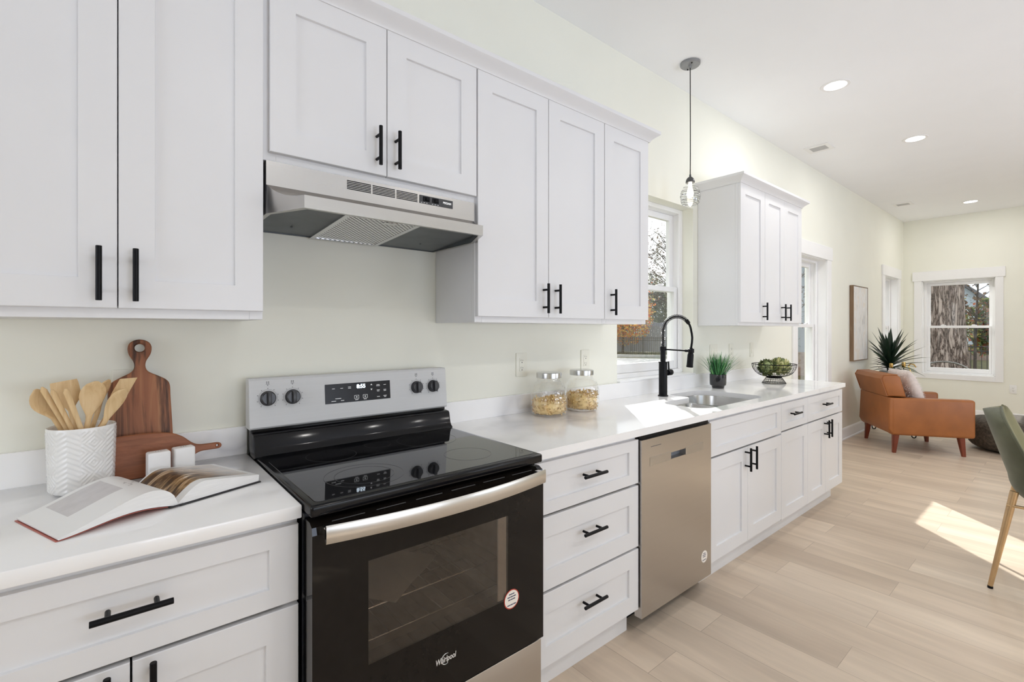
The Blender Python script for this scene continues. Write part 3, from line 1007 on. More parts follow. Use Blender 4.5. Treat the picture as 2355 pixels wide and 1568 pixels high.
for kx, kz, ang in ((0.404, 1.106, 0.0), (0.484, 1.105, 0.0), (0.973, 1.101, 0.0), (1.052, 1.100, 0.0)):
    bm = nb()
    m = Mp(kx, kz)
    my = m @ Matrix.Rotation(PI / 2, 4, 'X')
    lathe(bm, [(0.0, 0.0005), (0.0255, 0.0005), (0.0255, 0.004), (0.0235, 0.006), (0.0225, 0.016), (0.020, 0.018), (0, 0.018)], seg=32, M=my)
    box(bm, -0.0062, 0.0062, -0.030, -0.017, -0.0225, 0.0225, 0.002, 2, M=m)
    k = obj('knob', bm, M_KNOB, bg, label='charcoal burner knob')
    bm = nb()
    for q in range(9):
        a = math.radians(-140 + q * 35)
        x, z = math.sin(a) * 0.034, math.cos(a) * 0.034
        box(bm, x - 0.0012, x + 0.0012, -0.0006, 0.0002, z - 0.0012, z + 0.0012, M=m)
    for q in range(60):
        a = math.radians(-140 + q * 4.7)
        x, z = math.sin(a) * 0.030, math.cos(a) * 0.030
        box(bm, x - 0.0010, x + 0.0010, -0.0004, 0.0002, z - 0.0004, z + 0.0004, M=m)
    for (dx, dz) in ((-0.003, 0.056), (0.003, 0.056), (-0.003, 0.052), (0.003, 0.052), (0, 0.0445)):
        box(bm, dx - 0.0017, dx + 0.0017, -0.0006, 0.0002, dz - 0.0013, dz + 0.0013, M=m)
    box(bm, -0.006, 0.006, -0.0006, 0.0002, 0.0475, 0.0487, M=m)
    obj('dial_print', bm, M_INK, k)
DX0, DX1, DZ0, DZ1 = 0.596, 0.854, 1.066, 1.138
bm = nb()
box(bm, DX0, DX1, -0.0012, 0.001, DZ0 - 1.102, DZ1 - 1.102, 0.0004, M=Mp(0, 1.102))
dp = obj('display_panel', bm, pmat('display_black', (0.012, 0.012, 0.014), 0.25, spec=0.25, grain=0.1), bg, label='black glass clock and keypad panel')
M_LED = pmat('blue_white_digits', (0.8, 0.9, 1.0), 0.5, emit=(0.72, 0.86, 1.0), es=2.2)
text('clock_digits', '8:55', 0.0205, M_LED, dp, Mp(0.7335, 1.1225) @ Matrix.Translation((0, -0.0016, 0)) @ Matrix.Rotation(PI / 2, 4, 'X'), 0.0002, 0.0007)
bm = nb()
mdp = Mp(0, 1.102)
def dash(x, z, w, h=0.0016):
    box(bm, x - w / 2, x + w / 2, -0.0016, -0.0011, z - 1.102 - h / 2, z - 1.102 + h / 2, M=mdp)
for (x, z, w) in ((0.627, 1.1205, 0.010), (0.658, 1.1205, 0.010), (0.688, 1.1235, 0.011), (0.688, 1.1185, 0.011), (0.627, 1.0745, 0.017), (0.660, 1.0745, 0.012), (0.644, 1.083, 0.022),
                  (0.715, 1.0725, 0.012), (0.749, 1.0725, 0.012), (0.803, 1.124, 0.013), (0.803, 1.1195, 0.015), (0.831, 1.1225, 0.010), (0.803, 1.103, 0.012), (0.803, 1.0985, 0.010),
                  (0.831, 1.103, 0.011), (0.831, 1.0985, 0.010), (0.803, 1.077, 0.012), (0.831, 1.079, 0.014), (0.831, 1.0745, 0.009)):
    dash(x, z, w)
obj('keypad_print', bm, M_WHITE, dp, recalc=False)
for (x, z) in ((0.715, 1.083), (0.749, 1.083)):
    bm = nb()
    for (dx, dz, w, h) in ((0, 0.0062, 0.018, 0.001), (0, -0.0062, 0.018, 0.001), (-0.0085, 0, 0.001, 0.0125), (0.0085, 0, 0.001, 0.0125), (0, 0, 0.005, 0.004)):
        box(bm, x + dx - w / 2, x + dx + w / 2, -0.0016, -0.0011, z + dz - 1.102 - h / 2, z + dz - 1.102 + h / 2, M=mdp)
    obj('keypad_icon', bm, M_WHITE, dp, recalc=False)
for (z, s) in ((1.127, 1), (1.107, -1)):
    a = [mdp @ Vector((0.775 + dx, -0.0016, z + s * dz - 1.102)) for dx, dz in ((-0.004, -0.003), (0.004, -0.003), (0, 0.003))]
    bm = nb()
    bm.faces.new([bm.verts.new(p) for p in a])
    obj('arrow_icon', bm, M_WHITE, dp, recalc=False)
# oven door
bm = nb()
DF, DB = -0.708, -0.656
OW = (0.497, 0.958, 0.486, 0.752)
wall_with_holes(bm, 'x', DF, DB, RX0 + 0.001, RX1 - 0.001, 0.306, 0.852, [OW])
prism(bm, [(DB, 0.852), (DF, 0.852), (DF + 0.004, 0.870), (DF + 0.020, 0.879), (DB, 0.879)], MY, RX0 + 0.001, RX1 - 0.001)
M_DOORG = pmat('black_door_glass', (0.010, 0.008, 0.0065), 0.05, spec=0.22, grain=0.1)
od = obj('oven_door', bm, M_DOORG, rg)
bm = nb()
box(bm, OW[0] - 0.001, OW[1] + 0.001, DF + 0.0003, DF + 0.004, OW[2] - 0.001, OW[3] + 0.001)
obj('door_window', bm, glass('oven_window', (0.62, 0.57, 0.52), 0.035, 0.0, 0.25), od, label='tinted oven window')
bm = nb()
box(bm, 0.922, 0.956, DF + 0.0060, DF + 0.012, OW[2] + 0.002, OW[3] - 0.002, 0.001)
obj('window_trim', bm, pmat('trim_grey_metal', (0.88, 0.90, 0.92), 0.4, 0.0, grain=0.05), od, label='bright metal strip at the right of the window')
bm = nb()
for k in range(6):
    x = RX0 + 0.05 + k * 0.115
    box(bm, x, x + 0.085, DF + 0.0085, DF + 0.016, 0.8705, 0.8745, 0.001)
obj('vent_slots', bm, pmat('vent_grey', (0.10, 0.10, 0.105), 0.25, 0.6, grain=0.1), od)
bm = nb()
n = 28
hx0, hx1 = 0.380, 1.091
for i in range(n + 1):
    pass
def hy(t):
    return -0.742 - 0.036 * (1 - (2 * t - 1) ** 2)
prev = None
secs = []
for i in range(n + 1):
    t = i / n
    x = hx0 + (hx1 - hx0) * t
    y = hy(t)
    secs.append([bm.verts.new(p) for p in ((x, y + 0.010, 0.842), (x, y + 0.002, 0.838), (x, y, 0.842), (x, y - 0.001, 0.860), (x, y, 0.878), (x, y + 0.002, 0.882), (x, y + 0.010, 0.878))])
for A, B in zip(secs[:-1], secs[1:]):
    for k in range(7):
        bm.faces.new((A[k], A[(k + 1) % 7], B[(k + 1) % 7], B[k]))
bm.faces.new(secs[0])
bm.faces.new(list(reversed(secs[-1])))
for x in (hx0 + 0.012, hx1 - 0.012):
    box(bm, x - 0.012, x + 0.012, -0.742, DF + 0.0005, 0.846, 0.874, 0.003)
obj('handle', bm, steel('handle_steel', (0.66, 0.64, 0.61), 0.24, 'x'), od, angle=40, label='bowed stainless steel door handle')
M_STICK = pmat('sticker_paper', (0.85, 0.80, 0.74), 0.5, grain=0.02)
M_RED = pmat('sticker_red', (0.45, 0.05, 0.03), 0.5, grain=0.05)
def sticker(parent, x, y, z, r, ringm):
    bm = nb()
    lathe(bm, [(0, 0.0006), (r * 0.90, 0.0006), (r * 0.90, 0.0)], seg=32, M=Matrix.Translation((x, y, z)) @ Matrix.Rotation(PI / 2, 4, 'X'), mi=0)
    lathe(bm, [(r * 0.90, 0.0), (r * 0.90, 0.0007), (r, 0.0007), (r, 0.0)], seg=32, M=Matrix.Translation((x, y, z)) @ Matrix.Rotation(PI / 2, 4, 'X'), mi=1)
    s = obj('sticker', bm, [M_STICK, ringm], parent, label='round paper sticker')
    bm = nb()
    for k, w in enumerate((0.75, 1.15, 0.95, 0.0, 1.2)):
        if w:
            zz = z + r * (0.52 - k * 0.27)
            for q in range(3):
                xx = x + r * w * (-0.33 + q * 0.33)
                box(bm, xx - r * w * 0.15, xx + r * w * 0.15, y - 0.0009, y - 0.0006, zz - r * 0.055, zz + r * 0.055)
    obj('sticker_print', bm, pmat('sticker_ink', (0.05, 0.06, 0.12), 0.5, grain=0.05), s)
sticker(od, 0.972, DF - 0.0002, 0.483, 0.031, M_RED)
M_LOGO = pmat('silver_logo', (0.75, 0.75, 0.75), 0.3, 0.4, grain=0.05)
lg = text('brand_lettering', 'Whirlpool', 0.0225, M_LOGO, od, face_y(0.728, DF - 0.0004, 0.400, 0.72, 1.0, 0.12), 0.0003, 0.0004)
bm = nb()
pts = [(0.728 + 0.017 * math.cos(a) * (1 - 0.035 * a), DF - 0.0008, 0.400 + 0.0165 * math.sin(a) * (1 - 0.03 * a)) for a in [PI * 0.35 + i * 0.14 for i in range(30)]]
tube(bm, pts, [0.0003 + 0.0012 * math.sin(PI * i / 29) for i in range(30)], 6)
obj('logo_swirl', bm, M_LOGO, od)
# storage drawer
bm = nb()
box(bm, RX0 + 0.002, RX1 - 0.002, -0.700, -0.656, 0.072, 0.296, 0.004, 2)
obj('storage_drawer', bm, M_STEELV, rg)
bm = nb()
box(bm, RX0 + 0.02, RX1 - 0.02, -0.64, -0.62, 0.002, 0.068)
obj('kick_plate', bm, M_BENAM, rg)

# ------------------------------------------------------------------ dishwasher
DWX0, DWX1 = 1.7635, 2.3705
dw = thing('dishwasher', 'stainless steel dishwasher between the drawer cabinet and sink cabinet', 'dishwasher', (2.067, -0.35, 0))
bm = nb()
box(bm, DWX0 + 0.006, DWX1 - 0.006, -0.604, -0.05, 0.10, 0.866)
box(bm, DWX0 + 0.006, DWX1 - 0.006, -0.52, -0.50, 0.004, 0.10)
for x in (DWX0 + 0.04, DWX1 - 0.04):
    cyl(bm, (x, -0.47, 0), (x, -0.47, 0.10), 0.014)
    cyl(bm, (x, -0.12, 0), (x, -0.12, 0.10), 0.014)
obj('tub', bm, M_BLACK, dw)
bm = nb()
PK = (1.995, 2.123, 0.738, 0.768)
wall_with_holes(bm, 'x', -0.643, -0.606, DWX0 + 0.001, DWX1 - 0.001, 0.078, 0.857, [PK])
dd = obj('door', bm, M_STEELV, dw)
bm = nb()
y0_, y1_ = -0.6425, -0.612
quad(bm, (PK[0], y1_, PK[2]), (PK[1], y1_, PK[2]), (PK[1], y1_, PK[3]), (PK[0], y1_, PK[3]))
obj('handle_pocket', bm, pmat('pocket_grey', (0.25, 0.27, 0.31), 0.4, 0.3, grain=0.1), dd, recalc=False)
for (a, c) in ((1.826, PK[0]), (PK[1], 2.288)):
    bm = nb()
    box(bm, a, c, -0.6442, -0.6430, 0.735, 0.774, 0.0004)
    obj('trim_strip', bm, M_STEEL, dd)
bm = nb()
box(bm, DWX0 + 0.004, DWX1 - 0.004, -0.628, -0.606, 0.858, 0.872)
obj('control_strip', bm, M_BLACK, dw)
bm = nb()
for k in range(10):
    box(bm, 1.834 + k * 0.0082, 1.840 + k * 0.0082, -0.6436, -0.6428, 0.8185, 0.8215)
obj('brand_mark', bm, M_INK, dd)
sticker(dd, 2.300, -0.6432, 0.190, 0.030, M_STICK)
# ------------------------------------------------------------------ wood materials
def wood(name, c_lo, c_mid, c_hi, axis='z', scale=1.0, rough=0.42, streak=0.0):
    m, t, out = newmat(name)
    n = N(t)
    st = {'x': (2.2, 26, 26), 'y': (26, 2.2, 26), 'z': (26, 26, 2.2)}[axis]
    v = n.coord('Object', tuple(s * scale for s in st))
    f = n.noise(v, 1.3, 5, 0.6, 0.9)
    c = n.ramp(f, [(0.25, c_lo), (0.5, c_mid), (0.75, c_hi)])
    if streak > 0:
        st2 = {'x': (1.0, 9, 9), 'y': (9, 1.0, 9), 'z': (9, 9, 1.0)}[axis]
        g = n.noise(n.coord('Object', tuple(s * scale for s in st2), loc=(3.1, 1.7, 0.4)), 1.25, 6, 0.6, 2.2)
        c = n.mix(n.ramp(g, [(0.46, (0, 0, 0)), (0.55, (streak,) * 3)]), c, (0.035, 0.014, 0.008))
    p = n('ShaderNodeBsdfPrincipled', {'Roughness': rough, 'Specular IOR Level': 0.35})
    t.links.new(c, p.inputs['Base Color'])
    t.links.new(n.bump(f, 0.08, 0.002), p.inputs['Normal'])
    t.links.new(p.outputs[0], out.inputs[0])
    return m
M_ACACIA = wood('acacia_wood', (0.17, 0.058, 0.026), (0.31, 0.118, 0.054), (0.43, 0.20, 0.092), 'z', 1.0, 0.45, 0.9)
M_ACACIA2 = wood('red_board_wood', (0.21, 0.073, 0.033), (0.32, 0.115, 0.052), (0.38, 0.155, 0.074), 'x', 1.0, 0.45, 0.25)
M_BAMBOO = wood('bamboo', (0.58, 0.385, 0.19), (0.71, 0.51, 0.275), (0.79, 0.61, 0.37), 'z', 1.6, 0.5)
CT = CT_TOP + 0.0006

# ------------------------------------------------------------------ utensil crock
M_CROCK = pmat('white_glazed_ceramic', (0.80, 0.795, 0.785), 0.22, spec=0.5, coat=0.3, grain=0.02, gscale=30)
CKX, CKY = -0.068, -0.150
def crock_relief(a, z):
    if z < 0.012 or z > 0.163:
        return 0.0
    u = (a / (2 * PI)) * 8.0
    band = int(math.floor(u)) % 2
    fx = u - math.floor(u)
    fz = (z / 0.054) % 1.0
    if band == 0:
        d = abs(fx - 0.5) * 1.0 + abs(fz - 0.5)
        q = (d * 5.2) % 1.0
        h = 0.5 + 0.5 * math.cos(2 * PI * q)
    else:
        q = ((z / 0.0135) + abs(fx - 0.5) * 2.4) % 1.0
        h = 0.5 + 0.5 * math.cos(2 * PI * q)
    e = min(fx, 1 - fx)
    return 0.0012 * (h * 2 - 1) * min(1.0, e / 0.06)
ck_ = thing('utensil_crock', 'white embossed ceramic crock full of wooden utensils', 'crock', (CKX, CKY, CT))
bm = nb()
prof = [(0, 0.0), (0.050, 0.0), (0.060, 0.002), (0.0655, 0.007)]
for i in range(64):
    prof.append((0.067 + 0.004 * (i / 63), 0.012 + 0.152 * i / 63))
prof += [(0.0715, 0.170), (0.0700, 0.173), (0.0680, 0.172), (0.0665, 0.168), (0.063, 0.02), (0.0, 0.016)]
lathe(bm, prof, CKX, CKY, CT, 256, disp=lambda a, z: crock_relief(a, z))
obj('crock_wall', bm, M_CROCK, ck_, angle=60)

# ------------------------------------------------------------------ wooden utensils
def utensil(kind, foot, tip, roll, w, length_head, label, handle_r=0.0058):
    """foot / tip: world points; the head is at the tip"""
    foot, tip = Vector(foot), Vector(tip)
    d = (tip - foot)
    Ln = d.length
    d.normalize()
    side = d.cross(Vector((math.sin(roll), -math.cos(roll), 0.0)))
    if side.length < 1e-4:
        side = Vector((1, 0, 0))
    side.normalize()
    nrm = side.cross(d).normalized()
    bm = nb()
    n = 30
    secs = []
    hs = Ln - length_head
    for i in range(n + 1):
        s = Ln * i / n
        if s < hs:
            hw = handle_r * (1.0 + 0.12 * s / hs)
            th = handle_r * 0.85
            cv = 0
        else:
            u = (s - hs) / length_head
            if kind == 'spoon':
                hw = max(0.0012, handle_r + (w / 2 - handle_r) * math.sin(min(1, u / 0.62) * PI / 2) ** 1.3) if u < 0.62 else max(0.0012, w / 2 * math.sqrt(max(0.0, 1 - ((u - 0.62) / 0.385) ** 2)))
                th = 0.0052 - 0.0022 * u
                cv = 0.010 * math.sin(PI * min(1, u))
            elif kind == 'spatula':
                hw = handle_r + (w / 2 - handle_r) * min(1, u / 0.42) ** 1.5
                if u > 0.97:
                    hw *= 0.95
                th = 0.0048 - 0.0030 * u
                cv = 0.004 * u
            elif kind == 'slant':
                hw = handle_r + (w / 2 - handle_r) * min(1, u / 0.5) ** 1.4
                th = 0.0048 - 0.0030 * u
                cv = 0.003 * u
            else:      # plain end
                hw = handle_r * (1.1 + 0.35 * u) * (1 if u < 0.9 else math.sqrt(max(0.04, 1 - ((u - 0.9) / 0.105) ** 2)))
                th = handle_r * 0.75
                cv = 0
        c = foot + d * s - nrm * cv
        ring_ = []
        for k in range(12):
            a = 2 * PI * k / 12
            x = math.cos(a)
            y = math.sin(a)
            sq = 1.0
            off = Vector((0, 0, 0))
            if kind == 'slant' and s > hs:
                off = d * (0.009 * x * ((s - hs) / length_head))
            dish = nrm * (-0.35 * cv * (1 - x * x)) if (kind == 'spoon' and y > 0) else Vector((0, 0, 0))
            ring_.append(bm.verts.new(c + side * (x * hw) + nrm * (y * th) + off + dish))
        secs.append(ring_)
    for A, B in zip(secs[:-1], secs[1:]):
        for k in range(12):
            bm.faces.new((A[k], A[(k + 1) % 12], B[(k + 1) % 12], B[k]))
    bm.faces.new(list(reversed(secs[0])))
    bm.faces.new(secs[-1])
    o = obj({'spoon': 'wooden_spoon', 'spatula': 'wooden_spatula', 'slant': 'wooden_spatula', 'stick': 'wooden_stirrer'}[kind], bm, M_BAMBOO, None, angle=60)
    return tag(o, label, {'spoon': 'spoon', 'spatula': 'spatula', 'slant': 'spatula', 'stick': 'utensil'}[kind])
zf = CT + 0.0185
def ft_(x, y):
    return (CKX + x, CKY + y, zf)
ROLL = 0.25
utensil('spoon', ft_(0.022, 0.020), (CKX - 0.088, CKY - 0.018, 1.190), ROLL + 0.7, 0.050, 0.085, 'round headed wooden spoon leaning farthest left in the white crock')
utensil('stick', ft_(0.030, 0.004), (CKX - 0.075, CKY - 0.030, 1.196), ROLL, 0.016, 0.10, 'thin wooden stirrer leaning left beside the round headed spoon', 0.0048)
utensil('stick', ft_(0.033, -0.010), (CKX - 0.056, CKY - 0.040, 1.189), ROLL + 0.3, 0.016, 0.10, 'second thin wooden stirrer from the left in the white crock', 0.0050)
utensil('spatula', ft_(0.010, 0.030), (CKX - 0.038, CKY + 0.040, 1.203), ROLL, 0.058, 0.085, 'wide straight edged wooden spatula at the back left of the crock')
utensil('stick', ft_(0.040, -0.020), (CKX - 0.030, CKY - 0.046, 1.190), ROLL + 0.2, 0.016, 0.10, 'thin dark grained wooden stirrer in front of the wide straight edged spatula', 0.0052)
utensil('spoon', ft_(-0.014, -0.010), (CKX + 0.030, CKY - 0.020, 1.203), ROLL, 0.056, 0.098, 'large broad wooden spoon standing in the middle of the white crock')
utensil('spoon', ft_(-0.020, 0.012), (CKX + 0.056, CKY + 0.012, 1.203), ROLL + 0.6, 0.040, 0.085, 'narrow wooden spoon tucked just right of the large broad spoon')
utensil('slant', ft_(-0.030, 0.010), (CKX + 0.099, CKY + 0.020, 1.203), ROLL, 0.036, 0.105, 'slant tipped wooden spatula leaning farthest right in the white crock')
utensil('spoon', ft_(-0.034, -0.016), (CKX + 0.090, CKY - 0.028, 1.178), ROLL + 0.15, 0.038, 0.095, 'oval wooden spoon in front of the slant tipped spatula')

# ------------------------------------------------------------------ cutting boards
def smooth_outline(pts, n=6):
    """closed Catmull-Rom through control points"""
    out = []
    m = len(pts)
    for i in range(m):
        p0, p1, p2, p3 = [Vector((*pts[(i + k - 1) % m], 0)) for k in range(4)]
        for k in range(n):
            t = k / n
            q = 0.5 * ((2 * p1) + (-p0 + p2) * t + (2 * p0 - 5 * p1 + 4 * p2 - p3) * t * t + (-p0 + 3 * p1 - 3 * p2 + p3) * t ** 3)
            out.append((q.x, q.y))
    return out

def board(name, outline, hole_c, hole_r, th, M, mat, label):
    bm = nb()
    n = len(outline)
    hn = 28
    hole = [(hole_c[0] + hole_r * math.cos(2 * PI * k / hn), hole_c[1] + hole_r * math.sin(2 * PI * k / hn)) for k in range(hn)]
    bv = 0.003
    lay = []
    def shr(poly, e):
        m = len(poly)
        res = []
        for i in range(m):
            a, b_, c = Vector(poly[i - 1]), Vector(poly[i]), Vector(poly[(i + 1) % m])
            tdir = (c - a).normalized()
            nr = Vector((tdir.y, -tdir.x))
            res.append((b_.x - nr.x * e, b_.y - nr.y * e))
        return res
    ar = sum(outline[i - 1][0] * outline[i][1] - outline[i][0] * outline[i - 1][1] for i in range(n))
    sg = 1 if ar > 0 else -1
    o_in = shr(outline, bv * sg)
    h_in = [(hole_c[0] + (hole_r + bv) * math.cos(2 * PI * k / hn), hole_c[1] + (hole_r + bv) * math.sin(2 * PI * k / hn)) for k in range(hn)]
    for (ol, hl, d) in ((o_in, h_in, 0), (outline, hole, bv), (outline, hole, th - bv), (o_in, h_in, th)):
        lay.append(([bm.verts.new((p[0], d, p[1])) for p in ol], [bm.verts.new((p[0], d, p[1])) for p in hl]))
    for A, B in zip(lay[:-1], lay[1:]):
        for w in (0, 1):
            m = len(A[w])
            for k in range(m):
                bm.faces.new((A[w][k], A[w][(k + 1) % m], B[w][(k + 1) % m], B[w][k]))
    for L_ in (lay[0], lay[-1]):
        e1 = [bm.edges.get((L_[0][i], L_[0][(i + 1) % n])) for i in range(n)]
        e2 = [bm.edges.get((L_[1][i], L_[1][(i + 1) % hn])) for i in range(hn)]
        bmesh.ops.triangle_fill(bm, use_beauty=True, use_dissolve=False, edges=e1 + e2)
    o = obj(name, bm, mat, None, angle=30)
    o.matrix_world = M
    return tag(o, label, 'cutting board')
half = [(0.020, 0.395), (0.0285, 0.380), (0.0265, 0.358), (0.0150, 0.334), (0.0140, 0.316), (0.022, 0.302), (0.046, 0.288), (0.065, 0.275), (0.0735, 0.258), (0.075, 0.22), (0.0790, 0.12), (0.082, 0.02), (0.078, 0.003), (0.06, 0.0)]
out1_ = [(0.0, 0.402)] + half + [(-a, b_) for a, b_ in reversed(half)]
tilt1 = math.asin(0.060 / 0.402)
board('cutting_board', smooth_outline(out1_), (0.0, 0.376), 0.0125, 0.016,
      Matrix.Translation((0.058, -0.094, CT + 0.0027)) @ Matrix.Rotation(-tilt1, 4, 'X'), M_ACACIA,
      'tall dark grained wooden paddle board with a ring handle leaning against the wall')
out2_ = [(-0.165, 0.0), (-0.175, 0.012), (-0.175, 0.10), (-0.168, 0.118), (-0.13, 0.124), (-0.06, 0.124), (-0.020, 0.118), (0.008, 0.104), (0.030, 0.084), (0.048, 0.0745), (0.075, 0.073), (0.1015, 0.0725), (0.110, 0.064), (0.1035, 0.0545), (0.075, 0.053), (0.055, 0.052), (0.038, 0.044), (0.018, 0.020), (-0.006, 0.004), (-0.03, 0.0)]
tilt2 = math.radians(9)
board('cutting_board', smooth_outline(out2_), (0.098, 0.0635), 0.0032, 0.014,
      Matrix.Translation((0.150, -0.136, CT + 0.0022)) @ Matrix.Rotation(-tilt2, 4, 'X'), M_ACACIA2,
      'small reddish wooden board lying on its long edge behind the salt and pepper blocks')

# ------------------------------------------------------------------ salt and pepper blocks
M_MARB = pmat('white_stone_block', (0.83, 0.825, 0.82), 0.35, grain=0.025, gscale=18)
for (x, y, rz, lab) in ((0.095, -0.187, 0.16, 'white square salt shaker, left of the pair in front of the reddish board'), (0.156, -0.167, 0.16, 'white square pepper shaker, right of the pair in front of the reddish board')):
    s = thing('shaker', lab, 'shaker', (x, y, CT), rz, )
    b = nb()
    box(b, -0.0265, 0.0265, -0.0185, 0.0185, 0.0, 0.083, 0.0055, 4)
    obj('shaker_body', b, M_MARB, s, local=True)
    b = nb()
    for q in range(3):
        cyl(b, (-0.006 + q * 0.006, 0, 0.0828), (-0.006 + q * 0.006, 0, 0.0834), 0.0012, None, 8)
    obj('shaker_holes', b, M_SLOT, s, local=True)

# ------------------------------------------------------------------ open cook book
def page_mat():
    m, t, out = newmat('printed_pages')
    n = N(t)
    uv = n('ShaderNodeUVMap')
    sp = n('ShaderNodeSeparateXYZ', {0: uv.outputs[0]})
    u, v = sp.outputs[0], sp.outputs[1]
    def rect(u0, u1, v0, v1):
        a = n.math('MULTIPLY', n.math('GREATER_THAN', u, u0), n.math('LESS_THAN', u, u1))
        b = n.math('MULTIPLY', n.math('GREATER_THAN', v, v0), n.math('LESS_THAN', v, v1))
        return n.math('MULTIPLY', a, b)
    paper = (0.82, 0.82, 0.82)
    # left page (u < 0): pale grey picture, a small sketch and lines of text
    nz = n.noise(uv.outputs[0], 9, 3)
    c = n.mix(rect(-0.80, -0.34, 0.40, 0.93), paper, n.ramp(nz, [(0.3, (0.56, 0.54, 0.55)), (0.7, (0.63, 0.61, 0.62))]))
    sk = n.math('GREATER_THAN', n.noise(uv.outputs[0], 22, 5, 0.7), 0.58)
    c = n.mix(n.math('MULTIPLY', rect(-0.28, -0.08, 0.42, 0.62), n.math('MULTIPLY', sk, 0.75)), c, (0.12, 0.12, 0.13))
    c = n.mix(n.math('MULTIPLY', rect(-0.22, -0.12, 0.78, 0.86), n.math('MULTIPLY', sk, 0.6)), c, (0.2, 0.2, 0.2))
    # right page (u > 0): dark warm photograph with pale streaks
    map_ = n('ShaderNodeMapping', {'Vector': uv.outputs[0], 'Rotation': (0, 0, 0.45), 'Scale': (1.6, 5.5, 1.0)})
    st = n.noise(map_.outputs[0], 1.6, 5, 0.6, 0.8)
    pic = n.ramp(st, [(0.33, (0.025, 0.014, 0.008)), (0.47, (0.11, 0.055, 0.022)), (0.58, (0.42, 0.26, 0.12)), (0.66, (0.72, 0.66, 0.58)), (0.8, (0.85, 0.83, 0.80))])
    fade = n.ramp(n.math('ADD', u, n.math('MULTIPLY', v, 0.35)), [(0.55, (0, 0, 0)), (1.05, (1, 1, 1))])
    pic = n.mix(n.math('MULTIPLY', fade, 0.8), pic, (0.80, 0.78, 0.76))
    c = n.mix(rect(0.03, 0.93, 0.12, 0.97), c, pic)
    p = n('ShaderNodeBsdfPrincipled', {'Roughness': 0.35, 'Specular IOR Level': 0.4})
    t.links.new(c, p.inputs['Base Color'])
    t.links.new(p.outputs[0], out.inputs[0])
    return m
M_PAGE = page_mat()
M_PAPER = pmat('paper_edges', (0.78, 0.775, 0.765), 0.6, grain=0.05, gscale=400, stretch=(0.05, 0.05, 1))
M_COVER = pmat('red_book_cover', (0.42, 0.10, 0.07), 0.4, grain=0.05)
M_SPINE = pmat('black_book_spine', (0.02, 0.02, 0.022), 0.5, grain=0.1)
BK = thing('open_book', 'open cook book with a dark food photo, lying on the left counter', 'book', (0.118, -0.468, CT), math.radians(21.5))
DEPTH = 0.222
def lcurve(w):      # left page block: rises steeply near the spine then sags to the table
    t = w / 0.222
    return 0.006 + 0.050 * math.sin(PI * min(1.0, t) ** 0.55) ** 1.15 * (1 - 0.25 * t) + 0.001
def lunder(w):
    t = w / 0.222
    return 0.003 + 0.020 * math.sin(PI * min(1, t) ** 0.8) ** 1.5 * (0.7)
def rcurve(w):
    t = w / 0.208
    return 0.008 + 0.040 * math.sin(PI * (0.5 * min(1, t / 0.33))) * (1 - 0.52 * max(0, t - 0.2)) if t < 0.33 else 0.008 + 0.040 * (1 - 0.52 * max(0, t - 0.2)) - 0.014 * (t - 0.33)
def sheet(bm, curve, under, W_, sgn, mi_top, nsl=26):
    uvl = bm.loops.layers.uv.verify()
    top = []
    bot = []
    for i in range(nsl + 1):
        w = W_ * i / nsl
        z = max(curve(w), under(w) + 0.0012)
        top.append([bm.verts.new((sgn * w, y, z)) for y in (0.0, DEPTH)])
        bot.append([bm.verts.new((sgn * w * 0.995, y, under(w))) for y in (0.001, DEPTH - 0.001)])
    for i in range(nsl):
        f = bm.faces.new((top[i][0], top[i + 1][0], top[i + 1][1], top[i][1]))
        f.material_index = mi_top
        for l, (uu, vv) in zip(f.loops, ((i, 0), (i + 1, 0), (i + 1, 1), (i, 1))):
            l[uvl].uv = (sgn * uu / nsl, vv)
        for k in (0, 1):
            g = bm.faces.new((top[i][k], bot[i][k], bot[i + 1][k], top[i + 1][k]))
            g.material_index = 1
    f = bm.faces.new((top[-1][0], bot[-1][0], bot[-1][1], top[-1][1]))
    f.material_index = 1
    return bm
bm = nb()
sheet(bm, lcurve, lunder, 0.222, -1, 0)
# second, lower bundle showing under the arched left pages
obj('left_pages', bm, [M_PAGE, M_PAPER], BK, local=True, recalc=True, angle=50)
bm = nb()
sheet(bm, rcurve, lambda w: 0.0042, 0.208, 1, 0)
obj('right_pages', bm, [M_PAGE, M_PAPER], BK, local=True, recalc=True, angle=50)
bm = nb()
box(bm, 0.004, 0.212, -0.003, DEPTH + 0.003, 0.0, 0.0032, 0.0006, mi=1)
for i in range(24):
    w0, w1 = 0.2245 * i / 24, 0.2245 * (i + 1) / 24
    z0, z1 = max(0.0, lunder(min(w0, 0.222)) - 0.0036), max(0.0, lunder(min(w1, 0.222)) - 0.0036)
    P_ = [(-w0, 0.004, z0), (-w1, 0.004, z1), (-w1, DEPTH + 0.002, z1), (-w0, DEPTH + 0.002, z0)]
    a = [bm.verts.new(p) for p in P_]
    c_ = [bm.verts.new((p[0], p[1], p[2] + 0.0016)) for p in P_]
    bm.faces.new(a)
    bm.faces.new(list(reversed(c_)))
    for k in range(4):
        bm.faces.new((a[k], a[(k + 1) % 4], c_[(k + 1) % 4], c_[k]))
obj('cover', bm, [M_COVER, M_SPINE], BK, local=True)
bm = nb()
box(bm, -0.020, 0.012, -0.003, DEPTH + 0.003, 0.0024, 0.0050, 0.0006)
obj('spine', bm, M_SPINE, BK, local=True)

